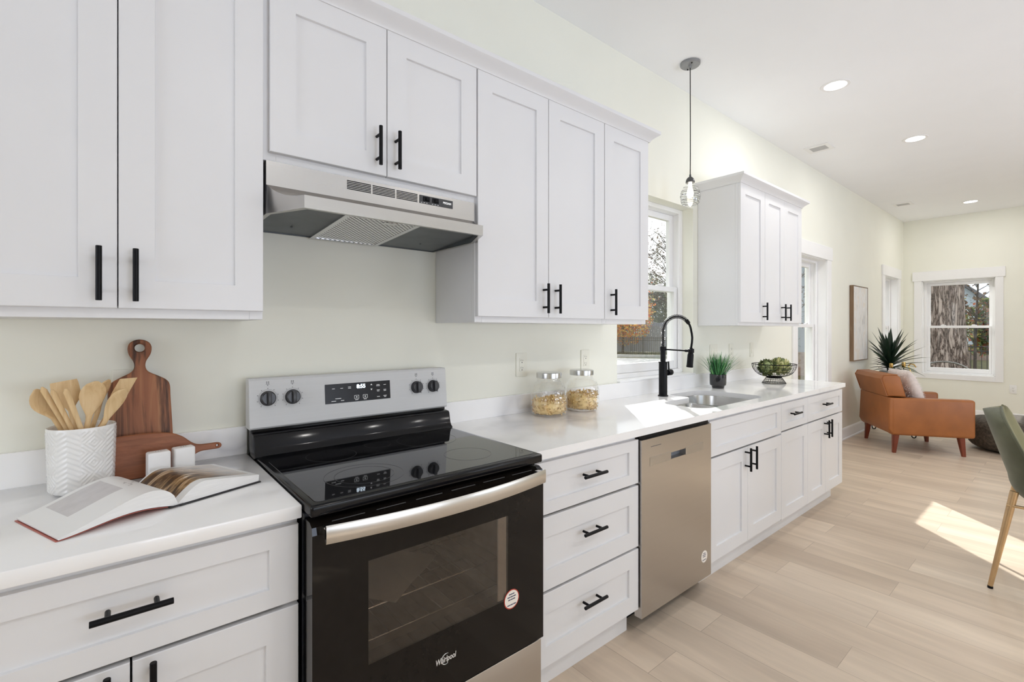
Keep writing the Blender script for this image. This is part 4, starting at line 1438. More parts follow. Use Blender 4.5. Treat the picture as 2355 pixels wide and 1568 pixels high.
# ------------------------------------------------------------------ pasta jars
M_JAR = glass('dimpled_jar_glass', (0.985, 0.99, 0.985), 0.05, 0.02, 0.55, bump=0.5, bscale=60)
M_PASTA = pmat('dry_pasta', (0.90, 0.66, 0.30), 0.5, grain=0.12, gscale=25)
def jar(x, y, lab, plab, seed):
    rnd = random.Random(seed)
    j = thing('glass_jar', lab, 'jar', (x, y, CT), 0)
    b = nb()
    pr = [(0, 0.0), (0.074, 0.0), (0.086, 0.004), (0.0930, 0.016), (0.0945, 0.06), (0.0940, 0.112), (0.089, 0.138), (0.078, 0.157), (0.065, 0.168), (0.060, 0.172), (0.060, 0.186)]
    lathe(b, pr, x, y, CT, 48)
    ipr = [(r - 0.003 if r > 0.004 else 0, z + (0.004 if z < 0.01 else 0)) for r, z in pr]
    obj('jar_glass', b, M_JAR, j, angle=60)
    b = nb()
    lathe(b, [(0, 0.214), (0.060, 0.214), (0.0635, 0.2115), (0.0640, 0.208), (0.0640, 0.187), (0.0625, 0.186), (0.0, 0.186)], x, y, CT, 40)
    obj('jar_lid', b, pmat('brushed_lid', (0.62, 0.62, 0.62), 0.22, 1.0, grain=0.05), j, label='silver screw lid')
    b = nb()
    cnt = 0
    while cnt < 720:
        a = rnd.uniform(0, 2 * PI)
        lay = rnd.random()
        z = 0.010 + 0.080 * lay
        rr = 0.0850 * math.sqrt(rnd.uniform(0.30 if lay < 0.86 else 0.0, 1.0))
        px_, py_ = rr * math.cos(a), rr * math.sin(a)
        z += 0.010 * math.sin(a * 1.0 + seed) * lay
        c = Vector((x + px_, y + py_, CT + z))
        d = Vector((rnd.uniform(-1, 1), rnd.uniform(-1, 1), rnd.uniform(-0.7, 0.7))).normalized()
        # keep each piece inside the glass
        e1 = c + d * 0.011
        e2 = c - d * 0.011
        if max((e1.xy - Vector((x, y))).length, (e2.xy - Vector((x, y))).length) > 0.0885 or min(e1.z, e2.z) < CT + 0.006:
            continue
        u_ = d.orthogonal().normalized()
        w_ = d.cross(u_)
        ph = rnd.uniform(0, 6)
        A = []
        m_ = 7
        for i in range(m_):
            s = -0.011 + 0.022 * i / (m_ - 1)
            an = ph + i * 0.95
            q = c + d * s
            v_ = u_ * math.cos(an) + w_ * math.sin(an)
            A.append((b.verts.new(q + v_ * 0.0046), b.verts.new(q - v_ * 0.0046)))
        for i in range(m_ - 1):
            b.faces.new((A[i][0], A[i + 1][0], A[i + 1][1], A[i][1]))
        cnt += 1
    lathe(b, [(0, 0.012), (0.074, 0.012), (0.079, 0.03), (0.079, 0.070), (0.05, 0.082), (0, 0.086)], x, y, CT, 24)
    o = obj('dry_pasta', b, M_PASTA, None, recalc=False, angle=180)
    tag(o, plab, 'pasta', None, 'stuff')
jar(1.690, -0.142, 'dimpled glass jar of pasta with silver lid, left and nearer the range', 'dry spiral pasta filling the left glass jar about halfway', 3)
jar(1.938, -0.140, 'dimpled glass jar of pasta with silver lid, right of the jar beside the range', 'dry spiral pasta filling the right glass jar about halfway', 8)

# ------------------------------------------------------------------ faucet
FX, FY = 2.725, -0.135
fc = thing('faucet', 'tall matt black spring neck pull down faucet behind the sink', 'faucet', (FX, FY, CT))
bm = nb()
lathe(bm, [(0, 0), (0.032, 0), (0.032, 0.006), (0.0275, 0.008), (0.0265, 0.010), (0.0265, 0.214), (0.0290, 0.216), (0.0290, 0.222), (0.0, 0.222)], FX, FY, CT, 32)
obj('base_column', bm, M_BLACK, fc)
bm = nb()
lathe(bm, [(0, 0.2225), (0.0165, 0.2225), (0.0165, 0.292), (0.0190, 0.294), (0.0190, 0.318), (0.0165, 0.321), (0, 0.321)], FX, FY, CT, 24)
obj('upper_column', bm, M_BLACK, fc)
# hose: rises, arches towards the room and drops to the spray head
hose = []
R_ = 0.098
for i in range(8):
    hose.append(Vector((FX, FY, CT + 0.32 + 0.093 * i / 7)))
zc = CT + 0.413
for i in range(1, 25):
    a = PI - PI * 0.93 * i / 24
    hose.append(Vector((FX, FY - R_ - R_ * math.cos(a) * 1.0, zc + 0.100 * math.sin(a))))
e = hose[-1]
hy = FY - 0.196
for q in ((hy - 0.004, CT + 0.405), (hy - 0.007, CT + 0.38), (hy - 0.005, CT + 0.35), (hy, CT + 0.318)):
    hose.append(Vector((FX, q[0], q[1])))
bm = nb()
tube(bm, hose[:27], 0.0050, 12)
tube(bm, hose[26:], 0.0066, 12)
obj('hose', bm, M_BLACK, fc)
# spring wound round the first part of the hose
sp_pts = hose[:27]
fr_ = frames(sp_pts)
bm = nb()
coil = []
turns = 33
K = turns * 10
cum = [0]
for a, c in zip(sp_pts[:-1], sp_pts[1:]):
    cum.append(cum[-1] + (c - a).length)
for i in range(K + 1):
    s = cum[-1] * i / K
    j = max(k for k in range(len(cum)) if cum[k] <= s + 1e-9)
    j = min(j, len(sp_pts) - 2)
    t = (s - cum[j]) / (cum[j + 1] - cum[j])
    c = sp_pts[j].lerp(sp_pts[j + 1], t)
    u_ = fr_[j][0].lerp(fr_[j + 1][0], t)
    w_ = fr_[j][1].lerp(fr_[j + 1][1], t)
    an = 2 * PI * turns * i / K
    coil.append(c + (u_ * math.cos(an) + w_ * math.sin(an)) * 0.0122)
tube(bm, coil, 0.0017, 6)
obj('spring', bm, pmat('spring_black', (0.10, 0.10, 0.105), 0.25, 0.8, grain=0.1), fc)
bm = nb()
q = hose[27]
cyl(bm, hose[26], hose[28], 0.0125, 0.0115, 14)
obj('spring_collar', bm, M_BLACK, fc)
bm = nb()
zb = CT + 0.302
tube(bm, [(FX, FY - 0.015, zb), (FX, hy + 0.030, zb - 0.004)], 0.0048, 10)
tube(bm, [(FX, hy + 0.040, zb - 0.004), (FX, hy + 0.016, zb - 0.004)], 0.0078, 12)
lathe(bm, [(0.0125, -0.012), (0.0175, -0.010), (0.0175, 0.012), (0.0125, 0.014)], FX, hy, zb - 0.004, 20)
obj('support_arm', bm, M_BLACK, fc)
bm = nb()
Ms = Matrix.Translation((FX, hy, CT + 0.318)) @ Matrix.Rotation(math.radians(5), 4, 'X')
lathe(bm, [(0, 0.0), (0.0095, 0.0), (0.0105, -0.02), (0.0155, -0.034), (0.0185, -0.045), (0.0190, -0.105), (0.0205, -0.118), (0.019, -0.121), (0, -0.121)], seg=24, M=Ms)
obj('spray_head', bm, M_BLACK, fc)
bm = nb()
cyl(bm, (FX + 0.022, FY, CT + 0.150), (FX + 0.060, FY - 0.004, CT + 0.150), 0.0125, 0.0125, 16)
lathe(bm, [(0, -0.022), (0.019, -0.022), (0.0205, -0.019), (0.0205, 0.019), (0.019, 0.022), (0, 0.022)], seg=20, M=Matrix.Translation((FX + 0.066, FY - 0.004, CT + 0.150)) @ Matrix.Rotation(PI / 2, 4, 'Y'))
tube(bm, [(FX + 0.058, FY - 0.006, CT + 0.165), (FX + 0.044, FY - 0.012, CT + 0.222)], [0.0056, 0.0046], 8)
obj('lever_handle', bm, M_BLACK, fc)

# ------------------------------------------------------------------ grass plant in black pot
GX, GY = 3.420, -0.150
gpz = thing('potted_grass', 'small green grass plant in a glossy black pot behind the sink', 'plant', (GX, GY, CT))
bm = nb()
lathe(bm, [(0, 0), (0.040, 0), (0.0425, 0.006), (0.0435, 0.014), (0.055, 0.022), (0.0575, 0.032), (0.0580, 0.100), (0.0565, 0.102), (0.0545, 0.100), (0.053, 0.085), (0, 0.083)], GX, GY, CT, 40)
obj('pot', bm, pmat('black_glazed_pot', (0.010, 0.010, 0.012), 0.14, coat=0.5, grain=0.15), gpz)
bm = nb()
rnd = random.Random(5)
def blade(bm, base, az, lean, ln, w, droop, mi=0):
    d = Vector((math.cos(az), math.sin(az), 0))
    sd = Vector((-math.sin(az), math.cos(az), 0))
    prev = None
    n = 6
    for i in range(n + 1):
        t = i / n
        p = base + d * (lean * ln * (t + droop * t * t)) + Vector((0, 0, ln * (t - 0.35 * droop * t * t * (1 + lean))))
        hw = w * (1 - t) ** 0.7 * (0.7 + 0.6 * min(1, t * 4)) / 2
        A = bm.verts.new(p + sd * hw)
        B = bm.verts.new(p - sd * hw)
        if prev:
            f = bm.faces.new((prev[0], A, B, prev[1]))
            f.material_index = mi
        prev = (A, B)
for i in range(260):
    a = rnd.uniform(0, 2 * PI)
    r = 0.045 * math.sqrt(rnd.random())
    base_ = Vector((GX + r * math.cos(a), GY + r * math.sin(a), CT + 0.082))
    az = a + rnd.uniform(-0.6, 0.6)
    ln = rnd.uniform(0.13, 0.20)
    le = (r / 0.045) * rnd.uniform(0.25, 0.95)
    if GY + le * ln * 1.6 * math.sin(az) > -0.045 - r * math.sin(a):
        le *= 0.25
    blade(bm, base_, az, le, ln, rnd.uniform(0.004, 0.0062), rnd.uniform(0.0, 0.5), rnd.choice((0, 0, 0, 1, 2)))
for az, ln, le in ((-0.7, 0.155, 1.15), (-0.9, 0.15, 1.5), (3.5, 0.15, 1.4), (3.9, 0.14, 1.2), (-0.35, 0.15, 1.35)):
    blade(bm, Vector((GX + 0.04 * math.cos(az), GY + 0.04 * math.sin(az), CT + 0.085)), az, le, ln * 0.8, 0.0045, 0.1, 0)
obj('grass_blades', bm, [pmat('grass_green', (0.045, 0.21, 0.06), 0.4, grain=0.3), pmat('grass_light', (0.16, 0.38, 0.11), 0.4, grain=0.3), pmat('grass_dark', (0.015, 0.07, 0.03), 0.5, grain=0.3)], gpz, recalc=False)

# ------------------------------------------------------------------ wire bowl with artichokes
BX, BY = 4.070, -0.285
wb = thing('wire_bowl', 'black wire footed bowl holding two artichokes', 'bowl', (BX, BY, CT))
bm = nb()
RB, HB = 0.160, 0.098
def bprof(t):
    a = t * PI / 2
    return (0.055 + (RB - 0.055) * math.sin(a) ** 0.9, 0.055 + HB * (1 - math.cos(a)) ** 0.95)
for k in range(32):
    a = 2 * PI * k / 32
    tube(bm, [(BX + bprof(i / 10)[0] * math.cos(a), BY + bprof(i / 10)[0] * math.sin(a), CT + bprof(i / 10)[1]) for i in range(11)], 0.0011, 5)
for t in (0.25, 0.42, 0.57, 0.71, 0.85):
    r, z = bprof(t)
    tube(bm, [(BX + r * math.cos(2 * PI * k / 48), BY + r * math.sin(2 * PI * k / 48), CT + z) for k in range(48)], 0.0011, 5, closed=True)
obj('wire_basket', bm, M_BLACK, wb)
bm = nb()
r, z = bprof(1.0)
tube(bm, [(BX + r * math.cos(2 * PI * k / 64), BY + r * math.sin(2 * PI * k / 64), CT + z) for k in range(64)], 0.0030, 8, closed=True)
obj('rim', bm, M_BLACK, wb)
bm = nb()
for (r, z, w) in ((0.052, 0.052, 0.004), (0.054, 0.046, 0.003), (0.085, 0.0028, 0.0026), (0.072, 0.018, 0.0011), (0.063, 0.032, 0.0011)):
    tube(bm, [(BX + r * math.cos(2 * PI * k / 48), BY + r * math.sin(2 * PI * k / 48), CT + z) for k in range(48)], w, 6, closed=True)
for k in range(28):
    a = 2 * PI * k / 28
    tube(bm, [(BX + 0.054 * math.cos(a), BY + 0.054 * math.sin(a), CT + 0.050), (BX + 0.085 * math.cos(a), BY + 0.085 * math.sin(a), CT + 0.003)], 0.0011, 5)
obj('foot', bm, M_BLACK, wb)

def artichoke(c, r, M, lab, mats, seed):
    rnd = random.Random(seed)
    t = thing('artichoke', lab, 'artichoke', c)
    bm = nb()
    ell(bm, (0, 0, 0), r * 0.80, r * 0.80, r * 0.86, 16, 12)
    nrow = 9
    for j in range(nrow):
        ph = -0.95 + 1.75 * j / (nrow - 1)
        rr = r * 0.86 * math.cos(ph) if abs(ph) < PI / 2 else 0.01
        cnt = max(4, int(round(2 * PI * max(rr, 0.012) / (r * 0.54))))
        for k in range(cnt):
            az = 2 * PI * (k + 0.5 * (j % 2)) / cnt + rnd.uniform(-0.06, 0.06)
            nrm = Vector((math.cos(ph) * math.cos(az), math.cos(ph) * math.sin(az), math.sin(ph)))
            up = Vector((-math.sin(ph) * math.cos(az), -math.sin(ph) * math.sin(az), math.cos(ph)))
            sd = up.cross(nrm)
            base_ = nrm * (r * 0.80) - up * (r * 0.16)
            ln = r * rnd.uniform(0.50, 0.62)
            w = r * rnd.uniform(0.46, 0.58)
            grid = []
            for i in range(5):
                v = i / 4
                hw = w / 2 * (math.sin(PI * min(0.98, 0.26 + v * 0.72)) ** 0.8)
                row = []
                for q in (-1, -0.5, 0, 0.5, 1):
                    cup = -(q * q) * r * 0.10
                    lift = r * (0.05 + 0.30 * v ** 1.5)
                    row.append(bm.verts.new(base_ + up * (ln * v) + sd * (hw * q) + nrm * (lift + cup) - nrm * (r * 0.20 * v * v * max(0, math.sin(ph)))))
                grid.append(row)
            mi = rnd.choice((0, 0, 1, 2))
            for i in range(4):
                for q in range(4):
                    f = bm.faces.new((grid[i][q], grid[i][q + 1], grid[i + 1][q + 1], grid[i + 1][q]))
                    f.material_index = mi
    bm.transform(M)
    obj('bracts', bm, mats, t, local=True, recalc=False, angle=180)
    bm = nb()
    cyl(bm, (0, 0, -r * 1.02), (0, 0, -r * 0.70), r * 0.20, r * 0.24, 12)
    bm.transform(M)
    obj('stem', bm, mats[2], t, local=True)
AM = [pmat('artichoke_green', (0.31, 0.33, 0.11), 0.55, grain=0.35, gscale=30), pmat('artichoke_light', (0.52, 0.50, 0.24), 0.55, grain=0.3, gscale=30), pmat('artichoke_dark', (0.15, 0.19, 0.075), 0.6, grain=0.4, gscale=30)]
AM2 = [pmat('artichoke_cool', (0.27, 0.33, 0.14), 0.55, grain=0.35, gscale=30), AM[0], AM[2]]
artichoke((BX - 0.068, BY + 0.026, CT + 0.127), 0.063, Matrix.Rotation(0.9, 4, Vector((0.5, -0.8, 0))), 'darker rounder artichoke, left in the wire bowl', AM2, 2)
artichoke((BX + 0.056, BY - 0.026, CT + 0.133), 0.071, Matrix.Rotation(0.25, 4, 'X'), 'larger lighter artichoke with open tips, right in the wire bowl', AM, 4)

# ------------------------------------------------------------------ outlets and switches
def plate(P, w, h, kind, mplate, label, name, cat, group=None):
    """P(a, d, z): a along the wall from the plate centre, d out of the wall"""
    def bx(bm, a0, a1, d0, d1, z0, z1, bev=0.0, mi=0):
        p, q = P(a0, d0, z0), P(a1, d1, z1)
        box(bm, min(p[0], q[0]), max(p[0], q[0]), min(p[1], q[1]), max(p[1], q[1]), min(p[2], q[2]), max(p[2], q[2]), bev, 2, mi)
    c = P(0, 0.0005, 0)
    t = thing(name, label, cat, c, 0, group)
    bm = nb()
    bx(bm, -w / 2, w / 2, 0.0005, 0.0055, -h / 2, h / 2, 0.0022)
    pl = obj('wall_plate', bm, mplate, t)
    gangs = max(1, int(round(w / 0.075)))
    for g in range(gangs):
        ao = (g - (gangs - 1) / 2) * 0.046
        bm = nb()
        if kind == 'outlet':
            bx(bm, ao - 0.0165, ao + 0.0165, 0.0055, 0.0072, -0.034, 0.034, 0.0012)
            r = obj('receptacle', bm, mplate, t)
            bm = nb()
            for zz in (-0.019, 0.019):
                bx(bm, ao - 0.0075, ao - 0.0055, 0.0071, 0.0075, zz - 0.001, zz + 0.008)
                bx(bm, ao + 0.0055, ao + 0.0075, 0.0071, 0.0075, zz - 0.001, zz + 0.006)
                bx(bm, ao - 0.0025, ao + 0.0025, 0.0071, 0.0075, zz - 0.0105, zz - 0.0055)
            obj('slots', bm, M_SLOT, r)
        else:
            bx(bm, ao - 0.0165, ao + 0.0165, 0.0055, 0.0070, -0.034, 0.034, 0.0010)
            bx(bm, ao - 0.0145, ao + 0.0145, 0.0068, 0.0098, -0.031, 0.002, 0.0015)
            obj('rocker', bm, mplate, t)
    return t
def PB(x, z):
    return lambda a, d, zz: (x + a, -d, z + zz)
plate(PB(1.626, 1.160), 0.074, 0.122, 'outlet', M_PLATE, 'cream duplex wall outlet between the range and the left pasta jar', 'wall_outlet', 'outlet')
plate(PB(2.122, 1.162), 0.074, 0.122, 'outlet', M_PLATE, 'cream duplex wall outlet above the right pasta jar', 'wall_outlet', 'outlet')
plate(PB(0.030, 1.160), 0.074, 0.122, 'outlet', M_PLATE, 'cream wall outlet mostly hidden behind the ring handled paddle board', 'wall_outlet', 'outlet')
plate(PB(3.642, 1.163), 0.120, 0.122, 'switch', M_PLATE, 'cream double light switch on the wall behind the potted grass', 'light_switch', 'switch')
plate(PB(3.935, 1.163), 0.074, 0.122, 'outlet', M_PLATE, 'cream wall outlet between the double switch and the single switch', 'wall_outlet', 'outlet')
plate(PB(4.320, 1.165), 0.074, 0.122, 'switch', M_PLATE, 'cream single light switch on the wall above the wire bowl', 'light_switch', 'switch')
plate(lambda a, d, zz: (ROOM_X1 - d, -1.235 + a, 0.484 + zz), 0.074, 0.122, 'outlet', M_PLATEW, 'white wall outlet on the end wall low beside the window casing', 'wall_outlet', 'outlet')

# ------------------------------------------------------------------ pendant lamp
PXl, PYl = 2.905, -0.222
pd = thing('pendant_lamp', 'single pendant lamp with wire wrapped glass shade hanging over the sink', 'lamp', (PXl, PYl, ROOM_Z))
M_GREYM = pmat('dark_grey_metal', (0.10, 0.10, 0.105), 0.35, 0.6, grain=0.1)
bm = nb()
lathe(bm, [(0, -0.0005), (0.063, -0.0005), (0.063, -0.014), (0.058, -0.019), (0.012, -0.021), (0.009, -0.034), (0, -0.034)], PXl, PYl, ROOM_Z, 36)
cn = obj('canopy', bm, pmat('canopy_grey', (0.27, 0.275, 0.285), 0.35, 0.3, grain=0.05), pd)
for a in (0.9, 3.9):
    bm = nb()
    ell(bm, (PXl + 0.042 * math.cos(a), PYl + 0.042 * math.sin(a), ROOM_Z - 0.022), 0.005, 0.005, 0.004, 10, 8)
    obj('screw', bm, M_BLACK, cn)
zc_ = 2.345
bm = nb()
tube(bm, [(PXl, PYl, ROOM_Z - 0.03), (PXl + 0.002, PYl, 2.75), (PXl + 0.001, PYl - 0.001, 2.5), (PXl, PYl, zc_ + 0.01)], 0.0030, 8)
obj('cord', bm, M_BLACK, pd)
bm = nb()
lathe(bm, [(0, 0.016), (0.006, 0.016), (0.0065, 0.002), (0.016, -0.004), (0.025, -0.016), (0.029, -0.032), (0.029, -0.038), (0, -0.038)], PXl, PYl, zc_, 28)
obj('socket_cap', bm, M_GREYM, pd)
bm = nb()
sh = [(0.027, 0.0), (0.029, -0.008), (0.031, -0.018), (0.046, -0.034), (0.057, -0.060), (0.061, -0.085), (0.059, -0.112), (0.051, -0.138), (0.043, -0.150)]
zs = zc_ - 0.0385
lathe(bm, sh, PXl, PYl, zs, 36)
obj('glass_shade', bm, glass('pendant_glass', (0.97, 0.975, 0.97), 0.05, 0.02, 0.6), pd, recalc=False, angle=80)
bm = nb()
def shr(z):
    for (r0, z0), (r1, z1) in zip(sh[:-1], sh[1:]):
        if z1 <= z <= z0:
            return r0 + (r1 - r0) * (z - z0) / (z1 - z0)
    return sh[-1][0]
for (ph, amp, z0, turns) in ((0.0, 0.010, -0.030, 4.5), (1.7, 0.013, -0.045, 3.6), (3.6, 0.008, -0.036, 4.0)):
    pts = []
    K = int(turns * 28)
    for i in range(K + 1):
        a = ph + 2 * PI * turns * i / K
        z = z0 - 0.108 * i / K + amp * math.sin(a * 0.85 + ph)
        z = max(-0.148, min(-0.022, z))
        r = shr(z) + 0.0016
        pts.append((PXl + r * math.cos(a), PYl + r * math.sin(a), zs + z))
    tube(bm, pts, 0.0008, 5)
obj('wire_wrap', bm, M_GREYM, pd, label='dark wire wound round the glass')
bm = nb()
lathe(bm, [(0, -0.10), (0.010, -0.097), (0.0185, -0.085), (0.021, -0.070), (0.018, -0.050), (0.012, -0.030), (0.011, 0.0)], PXl, PYl, zs, 20)
obj('bulb', bm, pmat('lit_bulb', (1, 0.95, 0.85), 0.4, emit=(1.0, 0.90, 0.74), es=9.0), pd, label='glowing bulb')

# ------------------------------------------------------------------ recessed lights and vents
M_LENS = pmat('downlight_lens', (1, 1, 1), 0.5, emit=(1.0, 0.985, 0.96), es=6.0)
def downlight(x, y, lab, vis=True):
    t = thing('recessed_light', lab, 'light', (x, y, ROOM_Z))
    bm = nb()
    lathe(bm, [(0.070, -0.0035), (0.074, -0.005), (0.090, -0.004), (0.093, -0.0005), (0.070, -0.0005)], x, y, ROOM_Z, 40)
    obj('trim_ring', bm, M_TRIM, t)
    bm = nb()
    lathe(bm, [(0.0, -0.0030), (0.070, -0.0030), (0.070, -0.0010), (0.0, -0.0010)], x, y, ROOM_Z, 40)
    obj('lens', bm, M_LENS, t, label='lit white lens')
    ld = bpy.data.lights.new('downlight', 'AREA')
    ld.shape = 'DISK'
    ld.size = 0.14
    ld.energy = 7
    ld.color = (1.0, 0.97, 0.93)
    lo = bpy.data.objects.new('downlight', ld)
    COL.objects.link(lo)
    lo.parent = t
    lo.location = (0, 0, -0.008)
downlight(3.972, -0.738, 'round recessed ceiling light nearest the pendant lamp')
downlight(5.642, -0.890, 'middle round recessed ceiling light, beyond the one nearest the pendant')
downlight(9.000, -0.890, 'small far recessed ceiling light close to the end wall')
for (x, y) in ((0.7, -2.9), (2.4, -2.9), (4.05, -2.9), (5.7, -2.9), (7.4, -2.9), (9.0, -2.9)):  # unseen ceiling lamps without fixtures, added to fill the room with light
    ld = bpy.data.lights.new('downlight_row', 'AREA')
    ld.shape = 'DISK'
    ld.size = 0.14
    ld.energy = 7 if x < 7 else 2.5
    ld.color = (1.0, 0.97, 0.93)
    lo = bpy.data.objects.new('downlight_row', ld)
    COL.objects.link(lo)
    lo.location = (x, y, ROOM_Z - 0.008)
def vent(x, y, lab):
    t = thing('ceiling_vent', lab, 'vent', (x, y, ROOM_Z))
    bm = nb()
    hx, hy_ = 0.062, 0.068
    ox, oy = 0.105, 0.105
    for (x0, x1, y0, y1) in ((-ox, -hx, -oy, oy), (hx, ox, -oy, oy), (-hx, hx, -oy, -hy_), (-hx, hx, hy_, oy)):
        box(bm, x + x0, x + x1, y + y0, y + y1, ROOM_Z - 0.006, ROOM_Z - 0.0005, 0.001)
    obj('vent_frame', bm, M_TRIM, t)
    bm = nb()
    for k in range(9):
        xx = x - hx + 0.007 + k * 0.0138
        box(bm, xx - 0.0045, xx + 0.0045, y - hy_, y + hy_, ROOM_Z - 0.005, ROOM_Z - 0.0035)
    obj('louvres', bm, pmat('vent_louvre', (0.55, 0.55, 0.55), 0.5, grain=0.02), t)
    bm = nb()
    box(bm, x - hx, x + hx, y - hy_, y + hy_, ROOM_Z - 0.0025, ROOM_Z - 0.0005)
    obj('vent_duct', bm, pmat('vent_dark', (0.30, 0.30, 0.30), 0.8, grain=0.05), t)
vent(5.225, -0.243, 'white ceiling air vent, nearer of the two along the window wall')
vent(8.465, -0.264, 'white ceiling air vent, far one near the corner of the room')
# ------------------------------------------------------------------ leather armchair
M_LEATHER = pmat('tan_leather', (0.32, 0.110, 0.028), 0.38, spec=0.45, grain=0.13, gscale=6, bump=0.12, bscale=220)
M_LEGW = wood('mahogany_leg', (0.14, 0.03, 0.014), (0.20, 0.045, 0.02), (0.26, 0.065, 0.03), 'z', 1.0, 0.3)
AC = thing('armchair', 'tan leather armchair with boxy arms and tapered wood legs by the corner', 'armchair', (7.02, -0.635, 0), math.radians(33.5))
def cushion(x0, x1, y0, y1, z0, z1, bev=0.03, seg=4, M=None, bulge=0.0):
    b = nb()
    box(b, x0, x1, y0, y1, z0, z1, bev, seg, M=M)
    return b
for s, nm in ((-1, 'arm'), (1, 'arm')):
    x0, x1 = (-0.395, -0.285) if s < 0 else (0.285, 0.395)
    obj(nm, cushion(x0, x1, -0.375, 0.375, 0.195, 0.600, 0.028), M_LEATHER, AC, local=True)
obj('seat_base', cushion(-0.284, 0.284, -0.350, 0.330, 0.200, 0.330, 0.015, 2), M_LEATHER, AC, local=True)
obj('seat_cushion', cushion(-0.280, 0.280, -0.370, 0.240, 0.332, 0.470, 0.035), M_LEATHER, AC, local=True)
# back: tapering lower shell and flared upper pad
b = nb()
prism(b, [(0.245, 0.21), (0.375, 0.21), (0.400, 0.26), (0.385, 0.60), (0.245, 0.60)], lambda a, c, d: (d, a, c), -0.392, 0.392, bev=0.02, seg=3)
obj('back_shell', b, M_LEATHER, AC, local=True)
b = nb()
prism(b, [(0.215, 0.605), (0.392, 0.605), (0.455, 0.800), (0.430, 0.845), (0.300, 0.850), (0.270, 0.820)], lambda a, c, d: (d, a, c), -0.355, 0.355, bev=0.022, seg=3)
obj('back_pad', b, M_LEATHER, AC, local=True)
for x in (-0.356, 0.356):
    b = nb()
    tube(b, [(x * 0.985, 0.395, 0.612), (x * 0.985, 0.452, 0.800), (x * 0.985, 0.430, 0.842), (x * 0.985, 0.30, 0.848)], 0.005, 6)
    obj('piping', b, M_LEATHER, AC, local=True)
for (x, y) in ((-0.345, -0.265), (0.345, -0.265), (-0.345, 0.315), (0.345, 0.315)):
    b = nb()
    sx_, sy_ = (1 if x > 0 else -1), (1 if y > 0 else -1)
    t = [(0.0, 0.0, 0.0155), (0.2, 0.195, 0.027)]
    A = [b.verts.new((x + 0.012 * sx_ + dx * 0.0155, y + 0.020 * sy_ + dy * 0.0155, 0.0)) for dx, dy in ((-1, -1), (1, -1), (1, 1), (-1, 1))]
    B = [b.verts.new((x + dx * 0.027, y + dy * 0.027, 0.199)) for dx, dy in ((-1, -1), (1, -1), (1, 1), (-1, 1))]
    for k in range(4):
        b.faces.new((A[k], A[(k + 1) % 4], B[(k + 1) % 4], B[k]))
    b.faces.new(A)
    b.faces.new(B)
    bmesh.ops.bevel(b, geom=[e for e in b.edges if abs(e.verts[0].co.z - e.verts[1].co.z) > 0.1], offset=0.004, segments=2, affect='EDGES')
    obj('leg', b, M_LEGW, AC, local=True, label='tapered reddish wood leg')

# shaggy cushion on the chair
def pillow_mesh(w, h, t, n=20):
    b = nb()
    g = [[None] * (n + 1) for _ in range(2)]
    rows = []
    for s in (1, -1):
        grid = []
        for i in range(n + 1):
            r = []
            for j in range(n + 1):
                u, v = i / n * 2 - 1, j / n * 2 - 1
                th = t / 2 * (max(0, 1 - abs(u) ** 2.6) * max(0, 1 - abs(v) ** 2.6)) ** 0.45
                pin = 1 - 0.07 * (abs(u) ** 2) * (1 - abs(v) ** 2) - 0.0
                pin2 = 1 - 0.07 * (abs(v) ** 2) * (1 - abs(u) ** 2)
                r.append((u * w / 2 * pin2, s * th, v * h / 2 * pin))
            grid.append(r)
        rows.append(grid)
    for s, grid in zip((1, -1), rows):
        V = [[b.verts.new(p) for p in r] for r in grid]
        for i in range(n):
            for j in range(n):
                q = (V[i][j], V[i + 1][j], V[i + 1][j + 1], V[i][j + 1])
                b.faces.new(q if s < 0 else tuple(reversed(q)))
    bmesh.ops.remove_doubles(b, verts=list(b.verts), dist=0.0005)
    return b
M_FUR = pmat('pale_shaggy_fabric', (0.70, 0.63, 0.605), 0.9, spec=0.1, grain=0.10, gscale=30, sheen=0.3)
M_FUR2 = pmat('pale_shaggy_fringe', (0.88, 0.84, 0.83), 0.9, spec=0.1, grain=0.12, gscale=60, sheen=0.3)
Rch = Matrix.Rotation(math.radians(33.5), 4, 'Z')
PWc = Vector((7.02, -0.635, 0)) + Rch.to_3x3() @ Vector((-0.030, 0.085, 0.682))
PW = thing('throw_pillow', 'pale shaggy throw pillow resting on the tan leather armchair', 'pillow', PWc, math.radians(33.5))
Mpil = Matrix.Rotation(math.radians(-20), 4, 'X')
b = pillow_mesh(0.50, 0.43, 0.155)
b.transform(Mpil)
obj('pillow_body', b, M_FUR, PW, local=True, angle=180)
rnd = random.Random(11)
b = nb()
for i in range(1700):
    u, v = rnd.uniform(-0.97, 0.97), rnd.uniform(-0.97, 0.97)
    s = -1 if rnd.random() < 0.62 else 1
    th = 0.155 / 2 * (max(0, 1 - abs(u) ** 2.6) * max(0, 1 - abs(v) ** 2.6)) ** 0.45
    p = Vector((u * 0.225, s * th, v * 0.205))
    d = Vector((rnd.uniform(-0.7, 0.9), s * 0.35 + (rnd.uniform(-0.1, 0.1)), rnd.uniform(-0.35, 0.2) + 0.35 * v)).normalized()
    ln = rnd.uniform(0.018, 0.036)
    sd = d.orthogonal().normalized() * 0.0016
    q = [p + sd, p - sd, p + d * ln * 0.6 - sd * 0.6 - Vector((0, 0, 0.003)), p + d * ln - Vector((0, 0, 0.010)), p + d * ln * 0.6 + sd * 0.6 - Vector((0, 0, 0.003))]
    b.faces.new([b.verts.new(Mpil @ x) for x in q])
obj('shaggy_pile', b, M_FUR2, PW, local=True, recalc=False, angle=180, kind='stuff')

